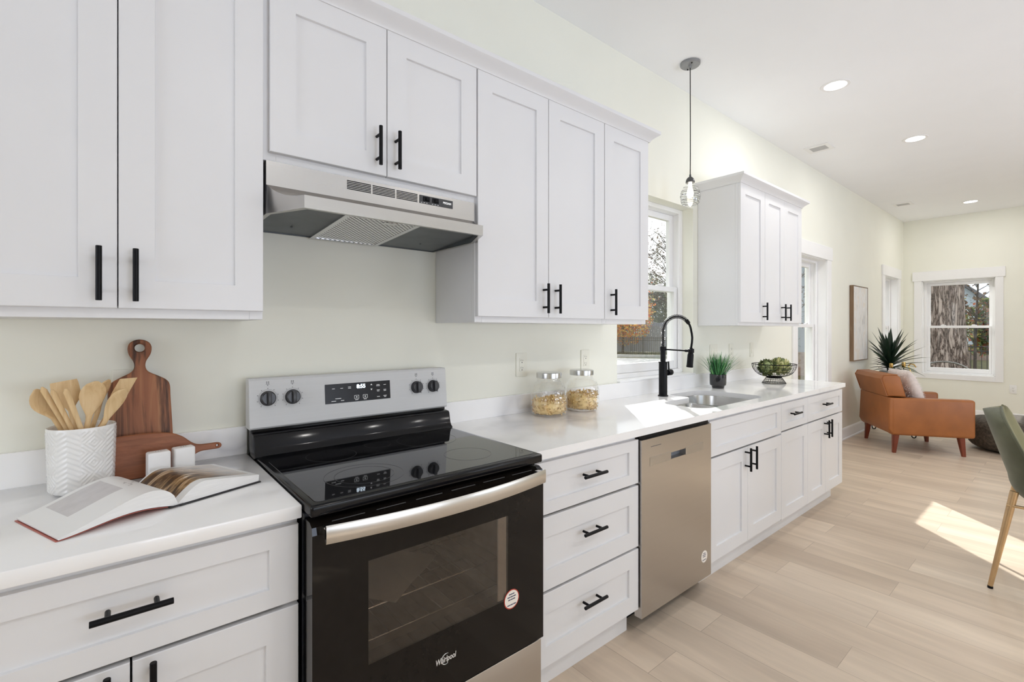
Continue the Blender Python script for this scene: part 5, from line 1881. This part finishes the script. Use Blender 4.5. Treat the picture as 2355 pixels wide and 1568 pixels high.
# ------------------------------------------------------------------ small table with hairpin legs behind the chair
TX, TY = 7.715, -0.305
tb = thing('side_table', 'low side table on black hairpin legs standing behind the tan armchair', 'table', (TX, TY, 0))
TH = 0.485
b = nb()
box(b, TX - 0.18, TX + 0.18, TY - 0.275, TY + 0.275, TH - 0.022, TH, 0.003, 2)
obj('table_top', b, wood('dark_table_wood', (0.05, 0.035, 0.025), (0.08, 0.055, 0.038), (0.11, 0.075, 0.05), 'y', 1.0, 0.4), tb)
for sx_ in (-1, 1):
    for sy_ in (-1, 1):
        b = nb()
        cx_, cy_ = TX + sx_ * 0.145, TY + sy_ * 0.235
        d = Vector((-sy_ * sx_ * 0.0, 1.0, 0)) if True else None
        pts = []
        for i in range(7):
            t = i / 6
            pts.append(Vector((cx_, cy_ - 0.055 + 0.035 * t, TH - 0.024 - (TH - 0.055) * t)))
        for i in range(1, 10):
            a = PI + PI * i / 10
            pts.append(Vector((cx_, cy_ + 0.020 * math.cos(a), 0.027 + 0.0205 * math.sin(a))))
        for i in range(7):
            t = 1 - i / 6
            pts.append(Vector((cx_, cy_ + 0.055 - 0.035 * t, TH - 0.024 - (TH - 0.055) * t)))
        tube(b, pts, 0.0062, 8)
        obj('hairpin_leg', b, M_BLACK, tb)

# dracaena in grey pot
PXp, PYp = 7.745, -0.262
dr = thing('potted_plant', 'spiky dark green plant in a grey pot behind the armchair', 'plant', (PXp, PYp, TH))
b = nb()
lathe(b, [(0, 0.0008), (0.075, 0.0008), (0.080, 0.006), (0.104, 0.290), (0.107, 0.300), (0.107, 0.318), (0.098, 0.318), (0.094, 0.29), (0, 0.285)], PXp, PYp, TH, 32)
obj('pot', b, pmat('grey_planter', (0.30, 0.315, 0.31), 0.6, grain=0.12, gscale=14), dr)
b = nb()
tube(b, [(PXp, PYp, TH + 0.28), (PXp + 0.004, PYp, TH + 0.36), (PXp, PYp, TH + 0.46)], [0.024, 0.030, 0.020], 10)
obj('trunk', b, pmat('plant_trunk', (0.03, 0.035, 0.025), 0.7, grain=0.3), dr)
rnd = random.Random(21)
b = nb()
def leaf(b, base_, az, el, ln, w, droop, mi):
    """long sword leaf with a folded midrib"""
    h = Vector((math.cos(az), math.sin(az), 0))
    sd = Vector((-math.sin(az), math.cos(az), 0))
    n = 10
    p = Vector(base_)
    e = el
    prev = None
    for i in range(n + 1):
        t = i / n
        w_ = w * (min(1, 0.30 + t * 2.2) if t < 0.35 else 1.0) * max(0.0, 1 - max(0, (t - 0.35) / 0.65) ** 1.7) / 2
        d = h * math.cos(e) + Vector((0, 0, math.sin(e)))
        nrm = (-h * math.sin(e) + Vector((0, 0, math.cos(e))))
        A, C, B = b.verts.new(p + sd * w_ + nrm * w_ * 0.35), b.verts.new(p.copy()), b.verts.new(p - sd * w_ + nrm * w_ * 0.35)
        if prev:
            for q in ((prev[0], A, C, prev[1]), (prev[1], C, B, prev[2])):
                f = b.faces.new(q)
                f.material_index = mi
        prev = (A, C, B)
        p = p + d * (ln / n)
        e -= droop / n
R0 = Vector((PXp, PYp, TH + 0.40))
for i in range(46):
    az = i * 2.39996 + rnd.uniform(-0.2, 0.2)
    lev = i / 45
    el = 0.12 + 1.25 * lev + rnd.uniform(-0.1, 0.1)
    ln = rnd.uniform(0.36, 0.44) * (1.0 if lev < 0.8 else 1.05)
    if PYp + math.sin(az) * ln * math.cos(el) > -0.04:
        ln *= 0.55
    leaf(b, R0 + Vector((0.012 * math.cos(az), 0.012 * math.sin(az), -0.07 + 0.13 * lev)), az, el, ln, rnd.uniform(0.045, 0.062), rnd.uniform(0.35, 0.8) * (1.15 - lev), rnd.choice((0, 0, 1)))
# a stiff upright leader
leaf(b, R0 + Vector((0, 0, 0.05)), 3.6, 1.45, 0.44, 0.075, 0.05, 0)
obj('leaves', b, [pmat('dracaena_dark', (0.012, 0.030, 0.016), 0.38, grain=0.3), pmat('dracaena_green', (0.025, 0.065, 0.030), 0.38, grain=0.3)], dr, recalc=False, angle=180)

# candle holders on the side table
M_GOLD = pmat('brass', (0.72, 0.50, 0.18), 0.2, 1.0, grain=0.05)
def candlestick(x, y, h, lab, black):
    c = thing('candlestick', lab, 'candle holder', (x, y, TH))
    b = nb()
    lathe(b, [(0, 0.0006), (0.036, 0.0006), (0.036, 0.006), (0.010, 0.012), (0.0055, 0.02), (0.0055, h - 0.075), (0, h - 0.075)], x, y, TH, 20)
    obj('stem', b, M_BLACK if black else M_GOLD, c)
    b = nb()
    lathe(b, [(0, h - 0.0745), (0.012, h - 0.072), (0.019, h - 0.055), (0.0205, h - 0.02), (0.0205, h), (0.0175, h), (0.0165, h - 0.03), (0, h - 0.035)], x, y, TH, 20)
    obj('cup', b, M_GOLD, c, label='brass candle cup')
candlestick(7.580, -0.315, 0.430, 'brass candlestick in front of the grey plant pot', False)
candlestick(7.655, -0.425, 0.445, 'black stemmed candlestick with brass cup beside the plant pot', True)
c = thing('brass_ornament', 'curved brass and black ornament at the outer edge of the side table', 'ornament', (7.73, -0.510, TH))
b = nb()
lathe(b, [(0, 0.0006), (0.032, 0.0006), (0.032, 0.006), (0.007, 0.010), (0, 0.010)], 7.73, -0.510, TH, 20)
obj('base', b, M_BLACK, c)
b = nb()
tube(b, [(7.73, -0.510, TH + 0.010), (7.725, -0.508, TH + 0.16), (7.72, -0.490, TH + 0.30), (7.71, -0.462, TH + 0.40), (7.70, -0.485, TH + 0.425), (7.695, -0.520, TH + 0.418), (7.69, -0.540, TH + 0.385)], 0.007, 8)
obj('arm', b, M_GOLD, c)

# ------------------------------------------------------------------ woven pouf
PFX, PFY = 7.62, -1.415
pf = thing('pouf', 'dark brown woven floor pouf beyond the tan armchair', 'pouf', (PFX, PFY, 0))
b = nb()
prof = []
for i in range(41):
    a = -PI / 2 + PI * i / 40
    rr = 0.405 * (abs(math.cos(a)) ** 0.42)
    zz = 0.19 + 0.189 * math.copysign(abs(math.sin(a)) ** 0.62, math.sin(a))
    prof.append((rr if i not in (0, 40) else 0, zz))
def weave(a, z):
    k = 34
    row = int(z / 0.028)
    return 0.007 * abs(math.sin(a * k / 2 + (row % 2) * PI / 2)) * (0.5 + 0.5 * abs(math.sin(z / 0.028 * PI)))
lathe(b, prof, PFX, PFY, 0.0008, 144, disp=weave)
obj('woven_cover', b, pmat('dark_seagrass', (0.07, 0.057, 0.043), 0.75, grain=0.5, gscale=40, bump=0.5, bscale=120), pf, angle=60)

# ------------------------------------------------------------------ green velvet dining chair (right edge)
DC = thing('dining_chair', 'olive green velvet dining chair with gold legs at the right edge', 'chair', (3.705, -1.797, 0), math.radians(1.5))
M_VELV = pmat('olive_velvet', (0.12, 0.125, 0.082), 0.8, spec=0.1, grain=0.22, gscale=7, sheen=0.2)
M_VELV2 = pmat('olive_velvet_inner', (0.20, 0.19, 0.10), 0.8, spec=0.1, grain=0.15, gscale=7, sheen=0.2)
M_GOLDL = pmat('gold_leg_metal', (0.58, 0.40, 0.22), 0.3, 0.85, grain=0.12, gscale=12)
# one shell swept from the seat front up the back; every section is a curved cross rib
def shell_section(t):
    """centre line: y, z and half width, wrap depth"""
    if t < 0.38:
        u = t / 0.38
        return (-0.235 + 0.285 * u, 0.462 - 0.012 * math.sin(PI * u), 0.200 + 0.022 * math.sin(PI * u * 0.7), 0.028 + 0.035 * u * u)
    if t < 0.58:
        u = (t - 0.38) / 0.20
        return (0.050 + 0.105 * math.sin(u * PI / 2), 0.462 + 0.115 * (1 - math.cos(u * PI / 2)), 0.218 + 0.004 * u, 0.063 + 0.027 * u)
    u = (t - 0.58) / 0.42
    return (0.155 + 0.098 * u, 0.577 + 0.335 * u, 0.222 * (1 - 0.26 * max(0, (u - 0.3) / 0.7) ** 2.4) * (math.sqrt(max(0.02, 1 - max(0, (u - 0.80) / 0.205) ** 2))), 0.090 * (1 - 0.45 * u))
def shell(off, mat, name):
    b = nb()
    n, m = 44, 20
    G = []
    for i in range(n + 1):
        t = i / n
        y, z, hw, dp_ = shell_section(t)
        y2, z2, _, _ = shell_section(min(1, t + 0.01))
        y1, z1, _, _ = shell_section(max(0, t - 0.01))
        tg = Vector((0, y2 - y1, z2 - z1)).normalized()
        nr = Vector((0, -tg.z, tg.y))          # towards the sitter
        row = []
        for j in range(m + 1):
            s = j / m * 2 - 1
            row.append(Vector((s * hw, y, z)) + nr * (dp_ * (abs(s) ** 2.2) + off * math.sqrt(max(0, 1 - s ** 6))))
        G.append(row)
    V = [[b.verts.new(p) for p in r] for r in G]
    for i in range(n):
        for j in range(m):
            b.faces.new((V[i][j], V[i + 1][j], V[i + 1][j + 1], V[i][j + 1]))
    return b, G
def closed_shell(o0, o1, mat, name, **k):
    b, G0 = shell(o0, mat, name)
    b.free()
    b2, G1 = shell(o1, mat, name)
    b2.free()
    b = nb()
    n, m = len(G0) - 1, len(G0[0]) - 1
    A = [[b.verts.new(p) for p in r] for r in G0]
    B = [[b.verts.new(p) for p in r] for r in G1]
    for i in range(n):
        for j in range(m):
            b.faces.new((A[i][j], A[i + 1][j], A[i + 1][j + 1], A[i][j + 1]))
            b.faces.new((B[i][j], B[i][j + 1], B[i + 1][j + 1], B[i + 1][j]))
    for i in range(n):
        b.faces.new((A[i][0], B[i][0], B[i + 1][0], A[i + 1][0]))
        b.faces.new((A[i][m], A[i + 1][m], B[i + 1][m], B[i][m]))
    for j in range(m):
        b.faces.new((A[0][j], A[0][j + 1], B[0][j + 1], B[0][j]))
        b.faces.new((A[n][j], B[n][j], B[n][j + 1], A[n][j + 1]))
    return obj(name, b, mat, DC, local=True, angle=70, **k)
closed_shell(-0.026, 0.002, M_VELV, 'outer_shell')
closed_shell(0.004, 0.034, M_VELV2, 'inner_cushion', label='lighter green inner cushion')
b = nb()
sec = [shell_section(i / 44) for i in range(45)]
for s in (-1, 1):
    pts = []
    for i in range(45):
        t = i / 44
        y, z, hw, dp_ = sec[i]
        y2, z2 = shell_section(min(1, t + 0.01))[:2]
        y1, z1 = shell_section(max(0, t - 0.01))[:2]
        tg = Vector((0, y2 - y1, z2 - z1)).normalized()
        nr = Vector((0, -tg.z, tg.y))
        pts.append(Vector((s * hw * 1.004, y, z)) + nr * (dp_ + 0.003))
    b = nb()
    tube(b, pts, 0.0055, 6)
    obj('piping', b, M_VELV, DC, local=True)
for (x, y, fx, fy) in ((-0.160, 0.150, -0.205, 0.235), (0.160, 0.150, 0.205, 0.235), (-0.15, -0.13, -0.205, -0.215), (0.15, -0.13, 0.205, -0.215)):
    b = nb()
    tube(b, [(fx, fy, 0.012), (x, y, 0.425 if y < 0 else 0.512)], [0.0105, 0.0175], 14)
    lg_ = obj('leg', b, M_GOLDL, DC, local=True, label='gold metal leg')
    b = nb()
    tube(b, [(fx, fy, 0.0004), (fx, fy, 0.012)], [0.0115, 0.0112], 12)
    obj('leg_cap', b, M_BLACK, lg_, local=True)
b = nb()
tube(b, [(-0.176, 0.178, 0.440), (-0.1625, -0.150, 0.440)], 0.0075, 8)
tube(b, [(0.176, 0.178, 0.440), (0.1625, -0.150, 0.440)], 0.0075, 8)
tube(b, [(-0.169, 0.0, 0.440), (0.169, 0.0, 0.440)], 0.0075, 8)
obj('leg_brace', b, M_GOLDL, DC, local=True)

# ------------------------------------------------------------------ abstract canvas
def art_mat():
    m, t, out = newmat('abstract_painting')
    n = N(t)
    v = n.coord('Object', (5.0, 1, 1.6))
    a = n.noise(v, 1.6, 6, 0.62, 1.6)
    c = n.ramp(a, [(0.28, (0.45, 0.44, 0.43)), (0.40, (0.68, 0.67, 0.65)), (0.50, (0.76, 0.755, 0.74)), (0.58, (0.72, 0.66, 0.58)), (0.66, (0.78, 0.775, 0.77)), (0.75, (0.50, 0.50, 0.51))])
    g = n.noise(n.coord('Object', (9, 1, 2.2), loc=(2, 0, 5)), 1.2, 4, 0.6, 1.0)
    c = n.mix(n.ramp(g, [(0.58, (0, 0, 0)), (0.70, (0.55,) * 3)]), c, (0.30, 0.30, 0.31))
    p = n('ShaderNodeBsdfPrincipled', {'Roughness': 0.7})
    t.links.new(c, p.inputs['Base Color'])
    t.links.new(n.bump(a, 0.2, 0.004), p.inputs['Normal'])
    t.links.new(p.outputs[0], out.inputs[0])
    return m
AX0, AX1, AZ0, AZ1 = 7.072, 7.695, 0.945, 1.898
pc = thing('wall_art', 'tall abstract white and grey canvas with brown edge on the window wall', 'painting', ((AX0 + AX1) / 2, -0.002, AZ0))
b = nb()
for (x0, x1, z0, z1) in ((AX0, AX0 + 0.012, AZ0, AZ1), (AX1 - 0.012, AX1, AZ0, AZ1), (AX0 + 0.012, AX1 - 0.012, AZ0, AZ0 + 0.012), (AX0 + 0.012, AX1 - 0.012, AZ1 - 0.012, AZ1)):
    box(b, x0, x1, -0.045, -0.002, z0, z1, 0.001)
obj('frame', b, wood('brown_frame', (0.13, 0.08, 0.045), (0.19, 0.12, 0.07), (0.25, 0.165, 0.10), 'z', 1.0, 0.5), pc, label='brown wood edge frame')
b = nb()
box(b, AX0 + 0.0125, AX1 - 0.0125, -0.0425, -0.010, AZ0 + 0.0125, AZ1 - 0.0125)
obj('canvas', b, art_mat(), pc)
# ------------------------------------------------------------------ outside
GZ = -0.42
def patch_mat(name, c0, c1, sc, rough=0.9):
    m, t, out = newmat(name)
    n = N(t)
    v = n.coord('Object')
    a = n.noise(v, sc, 8, 0.65)
    c = n.ramp(a, [(0.35, c0), (0.65, c1)])
    p = n('ShaderNodeBsdfPrincipled', {'Roughness': rough, 'Specular IOR Level': 0.1})
    t.links.new(c, p.inputs['Base Color'])
    t.links.new(n.bump(a, 0.5, 0.05), p.inputs['Normal'])
    t.links.new(p.outputs[0], out.inputs[0])
    return m
M_LAWN = patch_mat('lawn', (0.055, 0.075, 0.030), (0.16, 0.135, 0.075), 3.0)
M_CONC = patch_mat('pale_concrete', (0.42, 0.41, 0.40), (0.54, 0.53, 0.52), 5.0)
M_ASPH = patch_mat('street_asphalt', (0.30, 0.30, 0.31), (0.38, 0.38, 0.39), 6.0)
b = nb()
quad(b, (-30, 0.3, GZ), (10.2, 0.3, GZ), (10.2, 90, GZ), (-30, 90, GZ))
quad(b, (10.2, -60, GZ), (110, -60, GZ), (110, 90, GZ), (10.2, 90, GZ))
o = struct('ground', b, M_LAWN)

# driveway and kerb seen through the sink window: laid across the view of that window
def strip(name, P0, P1, w, z, h, mat, label, cat):
    P0, P1 = Vector(P0), Vector(P1)
    d = (P1 - P0).normalized()
    s = Vector((-d.y, d.x))
    b = nb()
    c = [P0 - s * w / 2, P1 - s * w / 2, P1 + s * w / 2, P0 + s * w / 2]
    A = [b.verts.new((p.x, p.y, z)) for p in c]
    B = [b.verts.new((p.x, p.y, z + h)) for p in c]
    b.faces.new(A)
    b.faces.new(B)
    for k in range(4):
        b.faces.new((A[k], A[(k + 1) % 4], B[(k + 1) % 4], B[k]))
    o = obj(name, b, mat)
    return tag(o, label, cat)
VD = Vector((0.857, 0.572))          # direction of view through the sink window
VS = Vector((-VD.y, VD.x))
def at(d, s):
    p = Vector((2.9, 0.0)) + VD * d + VS * s
    return p
def line(d, s0, s1):
    return at(d, s0), at(d, s1)
strip('driveway', *line(21.5, -3.2, 12), 9.0, GZ - 0.02, 0.03, M_CONC, 'pale concrete driveway outside the sink window', 'driveway')
strip('kerb', *line(27.0, -3.6, 14), 0.45, GZ, 0.16, M_CONC, 'white kerb line beyond the driveway outside the sink window', 'kerb')

M_IRON = pmat('black_iron', (0.018, 0.02, 0.02), 0.5, grain=0.1)
def iron_fence(P0, P1, h, lab, step=0.14):
    P0, P1 = Vector(P0), Vector(P1)
    L_ = (P1 - P0).length
    d = (P1 - P0) / L_
    t = thing('iron_fence', lab, 'fence', (P0.x, P0.y, GZ), 0)
    n = int(L_ / step)
    b = nb()
    for i in range(n + 1):
        p = P0 + d * (L_ * i / n)
        box(b, p.x - 0.01, p.x + 0.01, p.y - 0.01, p.y + 0.01, GZ + 0.02, GZ + h)
    obj('pickets', b, M_IRON, t)
    for z in (0.15, h - 0.22, h - 0.06):
        b = nb()
        tube(b, [(P0.x, P0.y, GZ + z), (P1.x, P1.y, GZ + z)], 0.02, 6)
        obj('rail', b, M_IRON, t)
    k = max(1, int(L_ / 2.4))
    for i in range(k + 1):
        p = P0 + d * (L_ * i / k)
        b = nb()
        box(b, p.x - 0.03, p.x + 0.03, p.y - 0.03, p.y + 0.03, GZ, GZ + h + 0.06)
        obj('fence_post', b, M_IRON, t)
    return t
iron_fence(*line(29.5, -4.5, 11), 1.25, 'black iron picket fence on the grass outside the sink window')
def wood_fence(P0, P1, h, lab, mat):
    P0, P1 = Vector(P0), Vector(P1)
    L_ = (P1 - P0).length
    d = (P1 - P0) / L_
    ang = math.atan2(d.y, d.x)
    t = thing('wood_fence', lab, 'fence', (P0.x, P0.y, GZ), ang)
    n = int(L_ / 0.16)
    b = nb()
    for i in range(n):
        x = L_ * i / n
        box(b, x, x + 0.15, -0.012, 0.012, 0.03, h + 0.02 * math.sin(i * 1.7))
    obj('boards', b, mat, t, local=True, smooth=False)
    for i in range(int(L_ / 2.4) + 1):
        b = nb()
        box(b, i * 2.4 - 0.05, i * 2.4 + 0.05, 0.013, 0.11, 0, h + 0.08)
        obj('fence_post', b, mat, t, local=True)
    return t
M_GFENCE = wood('weathered_fence', (0.17, 0.19, 0.22), (0.23, 0.255, 0.29), (0.28, 0.30, 0.33), 'z', 0.3, 0.8)
wood_fence(*line(34, -5.5, 12), 2.3, 'grey board fence behind the iron fence outside the sink window', M_GFENCE)

# ---- trees
M_BARK = patch_mat('bark_dark', (0.035, 0.03, 0.026), (0.10, 0.085, 0.075), 8)
def leafmats(pre, cols):
    res = []
    for i, c in enumerate(cols):          # thin leaves let the back light through
        m, t, out = newmat(pre + '_%d' % i)
        n = N(t)
        cc = n.ramp(n.noise(n.coord('Object'), 3, 4), [(0.3, tuple(x * 0.7 for x in c)), (0.7, tuple(min(1, x * 1.35) for x in c))])
        d = n('ShaderNodeBsdfDiffuse', {'Color': cc})
        tl = n('ShaderNodeBsdfTranslucent', {'Color': cc})
        mx = n('ShaderNodeMixShader', {0: 0.5, 1: d.outputs[0], 2: tl.outputs[0]})
        t.links.new(mx.outputs[0], out.inputs[0])
        res.append(m)
    return res
LM_OR = leafmats('autumn_leaf', [(0.62, 0.26, 0.07), (0.72, 0.47, 0.13), (0.55, 0.16, 0.07), (0.58, 0.50, 0.18)])
LM_GR = leafmats('green_leaf', [(0.14, 0.18, 0.09), (0.22, 0.25, 0.15), (0.27, 0.28, 0.20), (0.09, 0.12, 0.07)])
LM_MIX = leafmats('mixed_leaf', [(0.13, 0.17, 0.06), (0.28, 0.24, 0.08), (0.30, 0.10, 0.05), (0.07, 0.10, 0.04)])
LM_BR = leafmats('dry_leaf', [(0.07, 0.05, 0.035), (0.13, 0.09, 0.06)])
def tree(p, h, crown_c, crown_r, nleaf, mats, lab, seed, lsize=0.09, trunk_r=0.12, cat='tree', name='tree', branches=14, squash=(1, 1, 1), sub=5):
    rnd = random.Random(seed)
    t = thing(name, lab, cat, (p[0], p[1], GZ))
    b = nb()
    base_ = Vector((p[0], p[1], GZ))
    top = base_ + Vector((0.1, -0.1, h))
    tube(b, [base_, base_.lerp(top, 0.35) + Vector((0.05, 0.03, 0)), base_.lerp(top, 0.7), top], [trunk_r, trunk_r * 0.8, trunk_r * 0.5, trunk_r * 0.12], 8)
    cc = base_ + Vector((0, 0, crown_c))
    tips = []
    for i in range(branches):
        s = base_.lerp(top, rnd.uniform(0.25, 0.9))
        a = rnd.uniform(0, 2 * PI)
        ln = crown_r * rnd.uniform(0.6, 1.0)
        e = s + Vector((math.cos(a) * ln * squash[0], math.sin(a) * ln * squash[1], ln * rnd.uniform(0.3, 1.1)))
        m = s.lerp(e, 0.5) + Vector((rnd.uniform(-0.1, 0.1), rnd.uniform(-0.1, 0.1), 0.1)) * ln
        tube(b, [s, m, e], [trunk_r * 0.3, trunk_r * 0.18, trunk_r * 0.05], 5)
        for k in range(sub):
            q = s.lerp(e, rnd.uniform(0.35, 1))
            e2 = q + Vector((rnd.uniform(-1, 1), rnd.uniform(-1, 1), rnd.uniform(-0.1, 1))) * ln * 0.4
            tube(b, [q, e2], [trunk_r * 0.1, trunk_r * 0.03], 4)
            tips.append(e2)
            tips.append(q)
    obj('trunk', b, M_BARK, t)
    b = nb()
    for i in range(nleaf):
        if rnd.random() < 0.45 and tips:
            c = rnd.choice(tips) + Vector((rnd.gauss(0, 1), rnd.gauss(0, 1), rnd.gauss(0, 1))) * crown_r * 0.12
        else:
            while True:
                v = Vector((rnd.uniform(-1, 1), rnd.uniform(-1, 1), rnd.uniform(-1, 1)))
                if 0.25 < v.length < 1:
                    break
            c = cc + Vector((v.x * squash[0], v.y * squash[1], v.z * squash[2])) * crown_r
        if c.z < GZ + 0.05:
            continue
        u = Vector((rnd.uniform(-1, 1), rnd.uniform(-1, 1), rnd.uniform(-1, 1))).normalized()
        w = u.orthogonal().normalized()
        s = lsize * rnd.uniform(0.6, 1.3)
        f = b.faces.new([b.verts.new(c + q) for q in (u * s, w * s * 0.55, -u * s, -w * s * 0.55)])
        f.material_index = rnd.randrange(len(mats))
    obj('foliage', b, mats, t, recalc=False, angle=180)
    return t
q = at(31.6, 2.1)
tree((q.x, q.y), 4.6, 2.7, 2.2, 7500, LM_OR, 'orange and yellow maple outside the left of the sink window', 3, 0.10, 0.10)
q = at(39, -0.9)
tree((q.x, q.y), 5.0, 3.0, 2.5, 9000, LM_GR, 'dense grey green tree behind the board fence outside the sink window', 5, 0.13, 0.16)
q = at(40, 4.2)
tree((q.x, q.y), 5.2, 3.0, 2.5, 7500, LM_GR, 'second grey green tree behind the board fence, left of the dense one', 6, 0.13, 0.16)
q = at(35.6, -1.2)
tree((q.x, q.y), 9.2, 6.0, 2.6, 1500, LM_BR, 'tall nearly bare dark tree showing against the white sky of the sink window', 9, 0.11, 0.14, branches=26, sub=9)

# ---- house beyond the second window
M_SIDE = None
def siding(name, col):
    m, t, out = newmat(name)
    n = N(t)
    v = n.coord('Object')
    sp = n('ShaderNodeSeparateXYZ', {0: v})
    w = n.math('FRACT', n.math('MULTIPLY', sp.outputs[2], 7.0))
    p = n('ShaderNodeBsdfPrincipled', {'Roughness': 0.6})
    t.links.new(n.ramp(n.noise(v, 2, 3), [(0.3, tuple(c * 0.95 for c in col)), (0.7, tuple(min(1, c * 1.05) for c in col))]), p.inputs['Base Color'])
    t.links.new(n.bump(w, 0.8, 0.03), p.inputs['Normal'])
    t.links.new(p.outputs[0], out.inputs[0])
    return m
M_SBLUE = siding('blue_siding', (0.52, 0.60, 0.68))
M_SGREY = siding('grey_siding', (0.30, 0.36, 0.42))
M_ROOF = patch_mat('grey_roof', (0.10, 0.10, 0.11), (0.16, 0.16, 0.17), 6)
M_BRICK = patch_mat('brown_wall', (0.22, 0.17, 0.14), (0.30, 0.24, 0.20), 9)
M_WFRAME = pmat('outside_white_trim', (0.78, 0.78, 0.77), 0.5, grain=0.02)
M_DGLASS = pmat('dark_house_glass', (0.05, 0.07, 0.09), 0.08, grain=0.2)
def house(name, lab, x, y, rz, w, dpt, eave, ridge, mat, low=None, wins=()):
    """gable front faces local -y"""
    t = thing(name, lab, 'house', (x, y, GZ), rz)
    b = nb()
    z0 = 0.9 if low else 0.0
    prism(b, [(-w / 2, z0), (w / 2, z0), (w / 2, eave), (0, ridge), (-w / 2, eave)], lambda a, c, d: (a, d, c), 0, dpt)
    obj('wall', b, mat, t, local=True, smooth=False)
    if low:
        b = nb()
        box(b, -w / 2 - 0.03, w / 2 + 0.03, -0.03, dpt + 0.03, 0, 0.9)
        obj('foundation', b, low, t, local=True)
    b = nb()
    o = 0.45
    k = (ridge - eave) / (w / 2)
    for s in (-1, 1):
        prism(b, [(s * (w / 2 + o), eave - o * k + 0.01), (0, ridge + 0.01), (0, ridge + 0.22), (s * (w / 2 + o), eave - o * k + 0.20)], lambda a, c, d: (a, d, c), -0.4, dpt + 0.4)
    obj('roof', b, M_ROOF, t, local=True, smooth=False)
    for (wx_, wz_, ww, wh) in wins:
        b = nb()
        for (x0, x1, z0_, z1_) in ((wx_ - ww / 2 - 0.1, wx_ - ww / 2, wz_ - wh / 2 - 0.1, wz_ + wh / 2 + 0.1), (wx_ + ww / 2, wx_ + ww / 2 + 0.1, wz_ - wh / 2 - 0.1, wz_ + wh / 2 + 0.1), (wx_ - ww / 2, wx_ + ww / 2, wz_ + wh / 2, wz_ + wh / 2 + 0.1), (wx_ - ww / 2, wx_ + ww / 2, wz_ - wh / 2 - 0.1, wz_ - wh / 2), (wx_ - ww / 2, wx_ + ww / 2, wz_ - 0.03, wz_ + 0.03)):
            box(b, x0, x1, -0.05, -0.001, z0_, z1_)
        f = obj('window', b, M_WFRAME, t, local=True)
        b = nb()
        box(b, wx_ - ww / 2, wx_ + ww / 2, -0.02, -0.001, wz_ - wh / 2, wz_ + wh / 2)
        obj('pane', b, M_DGLASS, f, local=True)
    return t
house('house', 'blue grey neighbouring house seen through the window right of the cabinets', 20.0, 5.7, math.radians(-75), 6.4, 8.0, 4.0, 6.6, M_SGREY, M_BRICK, ((-1.7, 2.3, 1.1, 1.4), (1.5, 2.3, 1.1, 1.4)))
house('house', 'light blue gabled house behind the trunk, seen through the end wall window', 38.0, 6.2, math.radians(-88), 9.8, 9.0, 3.1, 7.6, M_SBLUE, M_BRICK, ((3.3, 2.3, 0.9, 1.2), (-1.0, 2.4, 1.2, 1.3)))
tree((16.5, 4.55), 4.6, 2.8, 1.5, 700, LM_BR, 'bare twiggy tree in front of the blue grey neighbouring house', 14, 0.07, 0.09, branches=22, sub=7)

# ---- big trunk outside the end window
def trunk_mat():
    m, t, out = newmat('rough_bark')
    n = N(t)
    a = n.noise(n.coord('Object', (1, 1, 0.13)), 17, 5, 0.6, 0.5)
    g = n.noise(n.coord('Object', (1, 1, 0.4)), 60, 5, 0.7)
    rid = n.math('ABSOLUTE', n.math('SUBTRACT', a, 0.5))
    h = n.math('ADD', n.math('MULTIPLY', n.math('MINIMUM', rid, 0.11), 3.2), n.math('MULTIPLY', g, 0.30))
    c = n.ramp(h, [(0.16, (0.045, 0.034, 0.029)), (0.28, (0.21, 0.16, 0.14)), (0.46, (0.38, 0.315, 0.285))])
    p = n('ShaderNodeBsdfPrincipled', {'Roughness': 0.9, 'Specular IOR Level': 0.1})
    t.links.new(c, p.inputs['Base Color'])
    t.links.new(n.bump(h, 1.0, 0.05), p.inputs['Normal'])
    t.links.new(p.outputs[0], out.inputs[0])
    return m
TKX, TKY = 13.7, 0.09
tk = thing('tree', 'huge rough barked tree trunk right outside the end wall window', 'tree', (TKX, TKY, GZ))
b = nb()
prof = []
for i in range(60):
    z = 6.5 * i / 59
    prof.append((0.415 + 0.22 * math.exp(-z / 0.55) - 0.010 * max(0, z - 1.5) - 0.06 * (1 - math.exp(-max(0, z - 1.0) / 1.2)), z))
def bark(a, z):
    q = mnoise.noise(Vector((math.cos(a) * 5.0, math.sin(a) * 5.0, z * 1.1)))
    q2 = mnoise.noise(Vector((math.cos(a) * 14.0, math.sin(a) * 14.0, z * 2.5)))
    return 0.022 * q + 0.018 * abs(q2)
lathe(b, prof, TKX, TKY, GZ, 160, disp=bark)
obj('trunk', b, trunk_mat(), tk, angle=80)
# low dark metal hoop at the foot of the trunk
t = thing('garden_hoop', 'low dark metal hoop standing on the ground in front of the trunk', 'garden edging', (12.35, -0.16, GZ))
b = nb()
pts = [(12.35, -0.16 + 0.50 * math.cos(PI * i / 24), GZ + 1.14 * math.sin(PI * i / 24) ** 0.38 if 0 < i < 24 else GZ) for i in range(25)]
tube(b, pts, 0.016, 8)
obj('hoop', b, pmat('worn_dark_metal', (0.16, 0.155, 0.15), 0.35, 0.8, grain=0.3), t)
iron_fence((24.0, -6.5), (24.0, 1.6), 1.2, 'black iron picket fence seen through the right of the end wall window')
tree((21.5, 0.38), 4.6, 3.0, 1.3, 420, LM_BR, 'thin bare young tree right of the huge trunk', 31, 0.07, 0.045, branches=20, sub=6)
tree((26.5, 0.36), 2.7, 1.65, 0.72, 3200, LM_MIX, 'green and red leafy tree at the right of the end wall window', 33, 0.10, 0.08, squash=(1, 1, 1.15))
tree((30.0, 2.3), 3.0, 1.6, 1.3, 1600, LM_MIX, 'low autumn shrub in front of the light blue house', 35, 0.10, 0.07, cat='shrub', name='shrub')
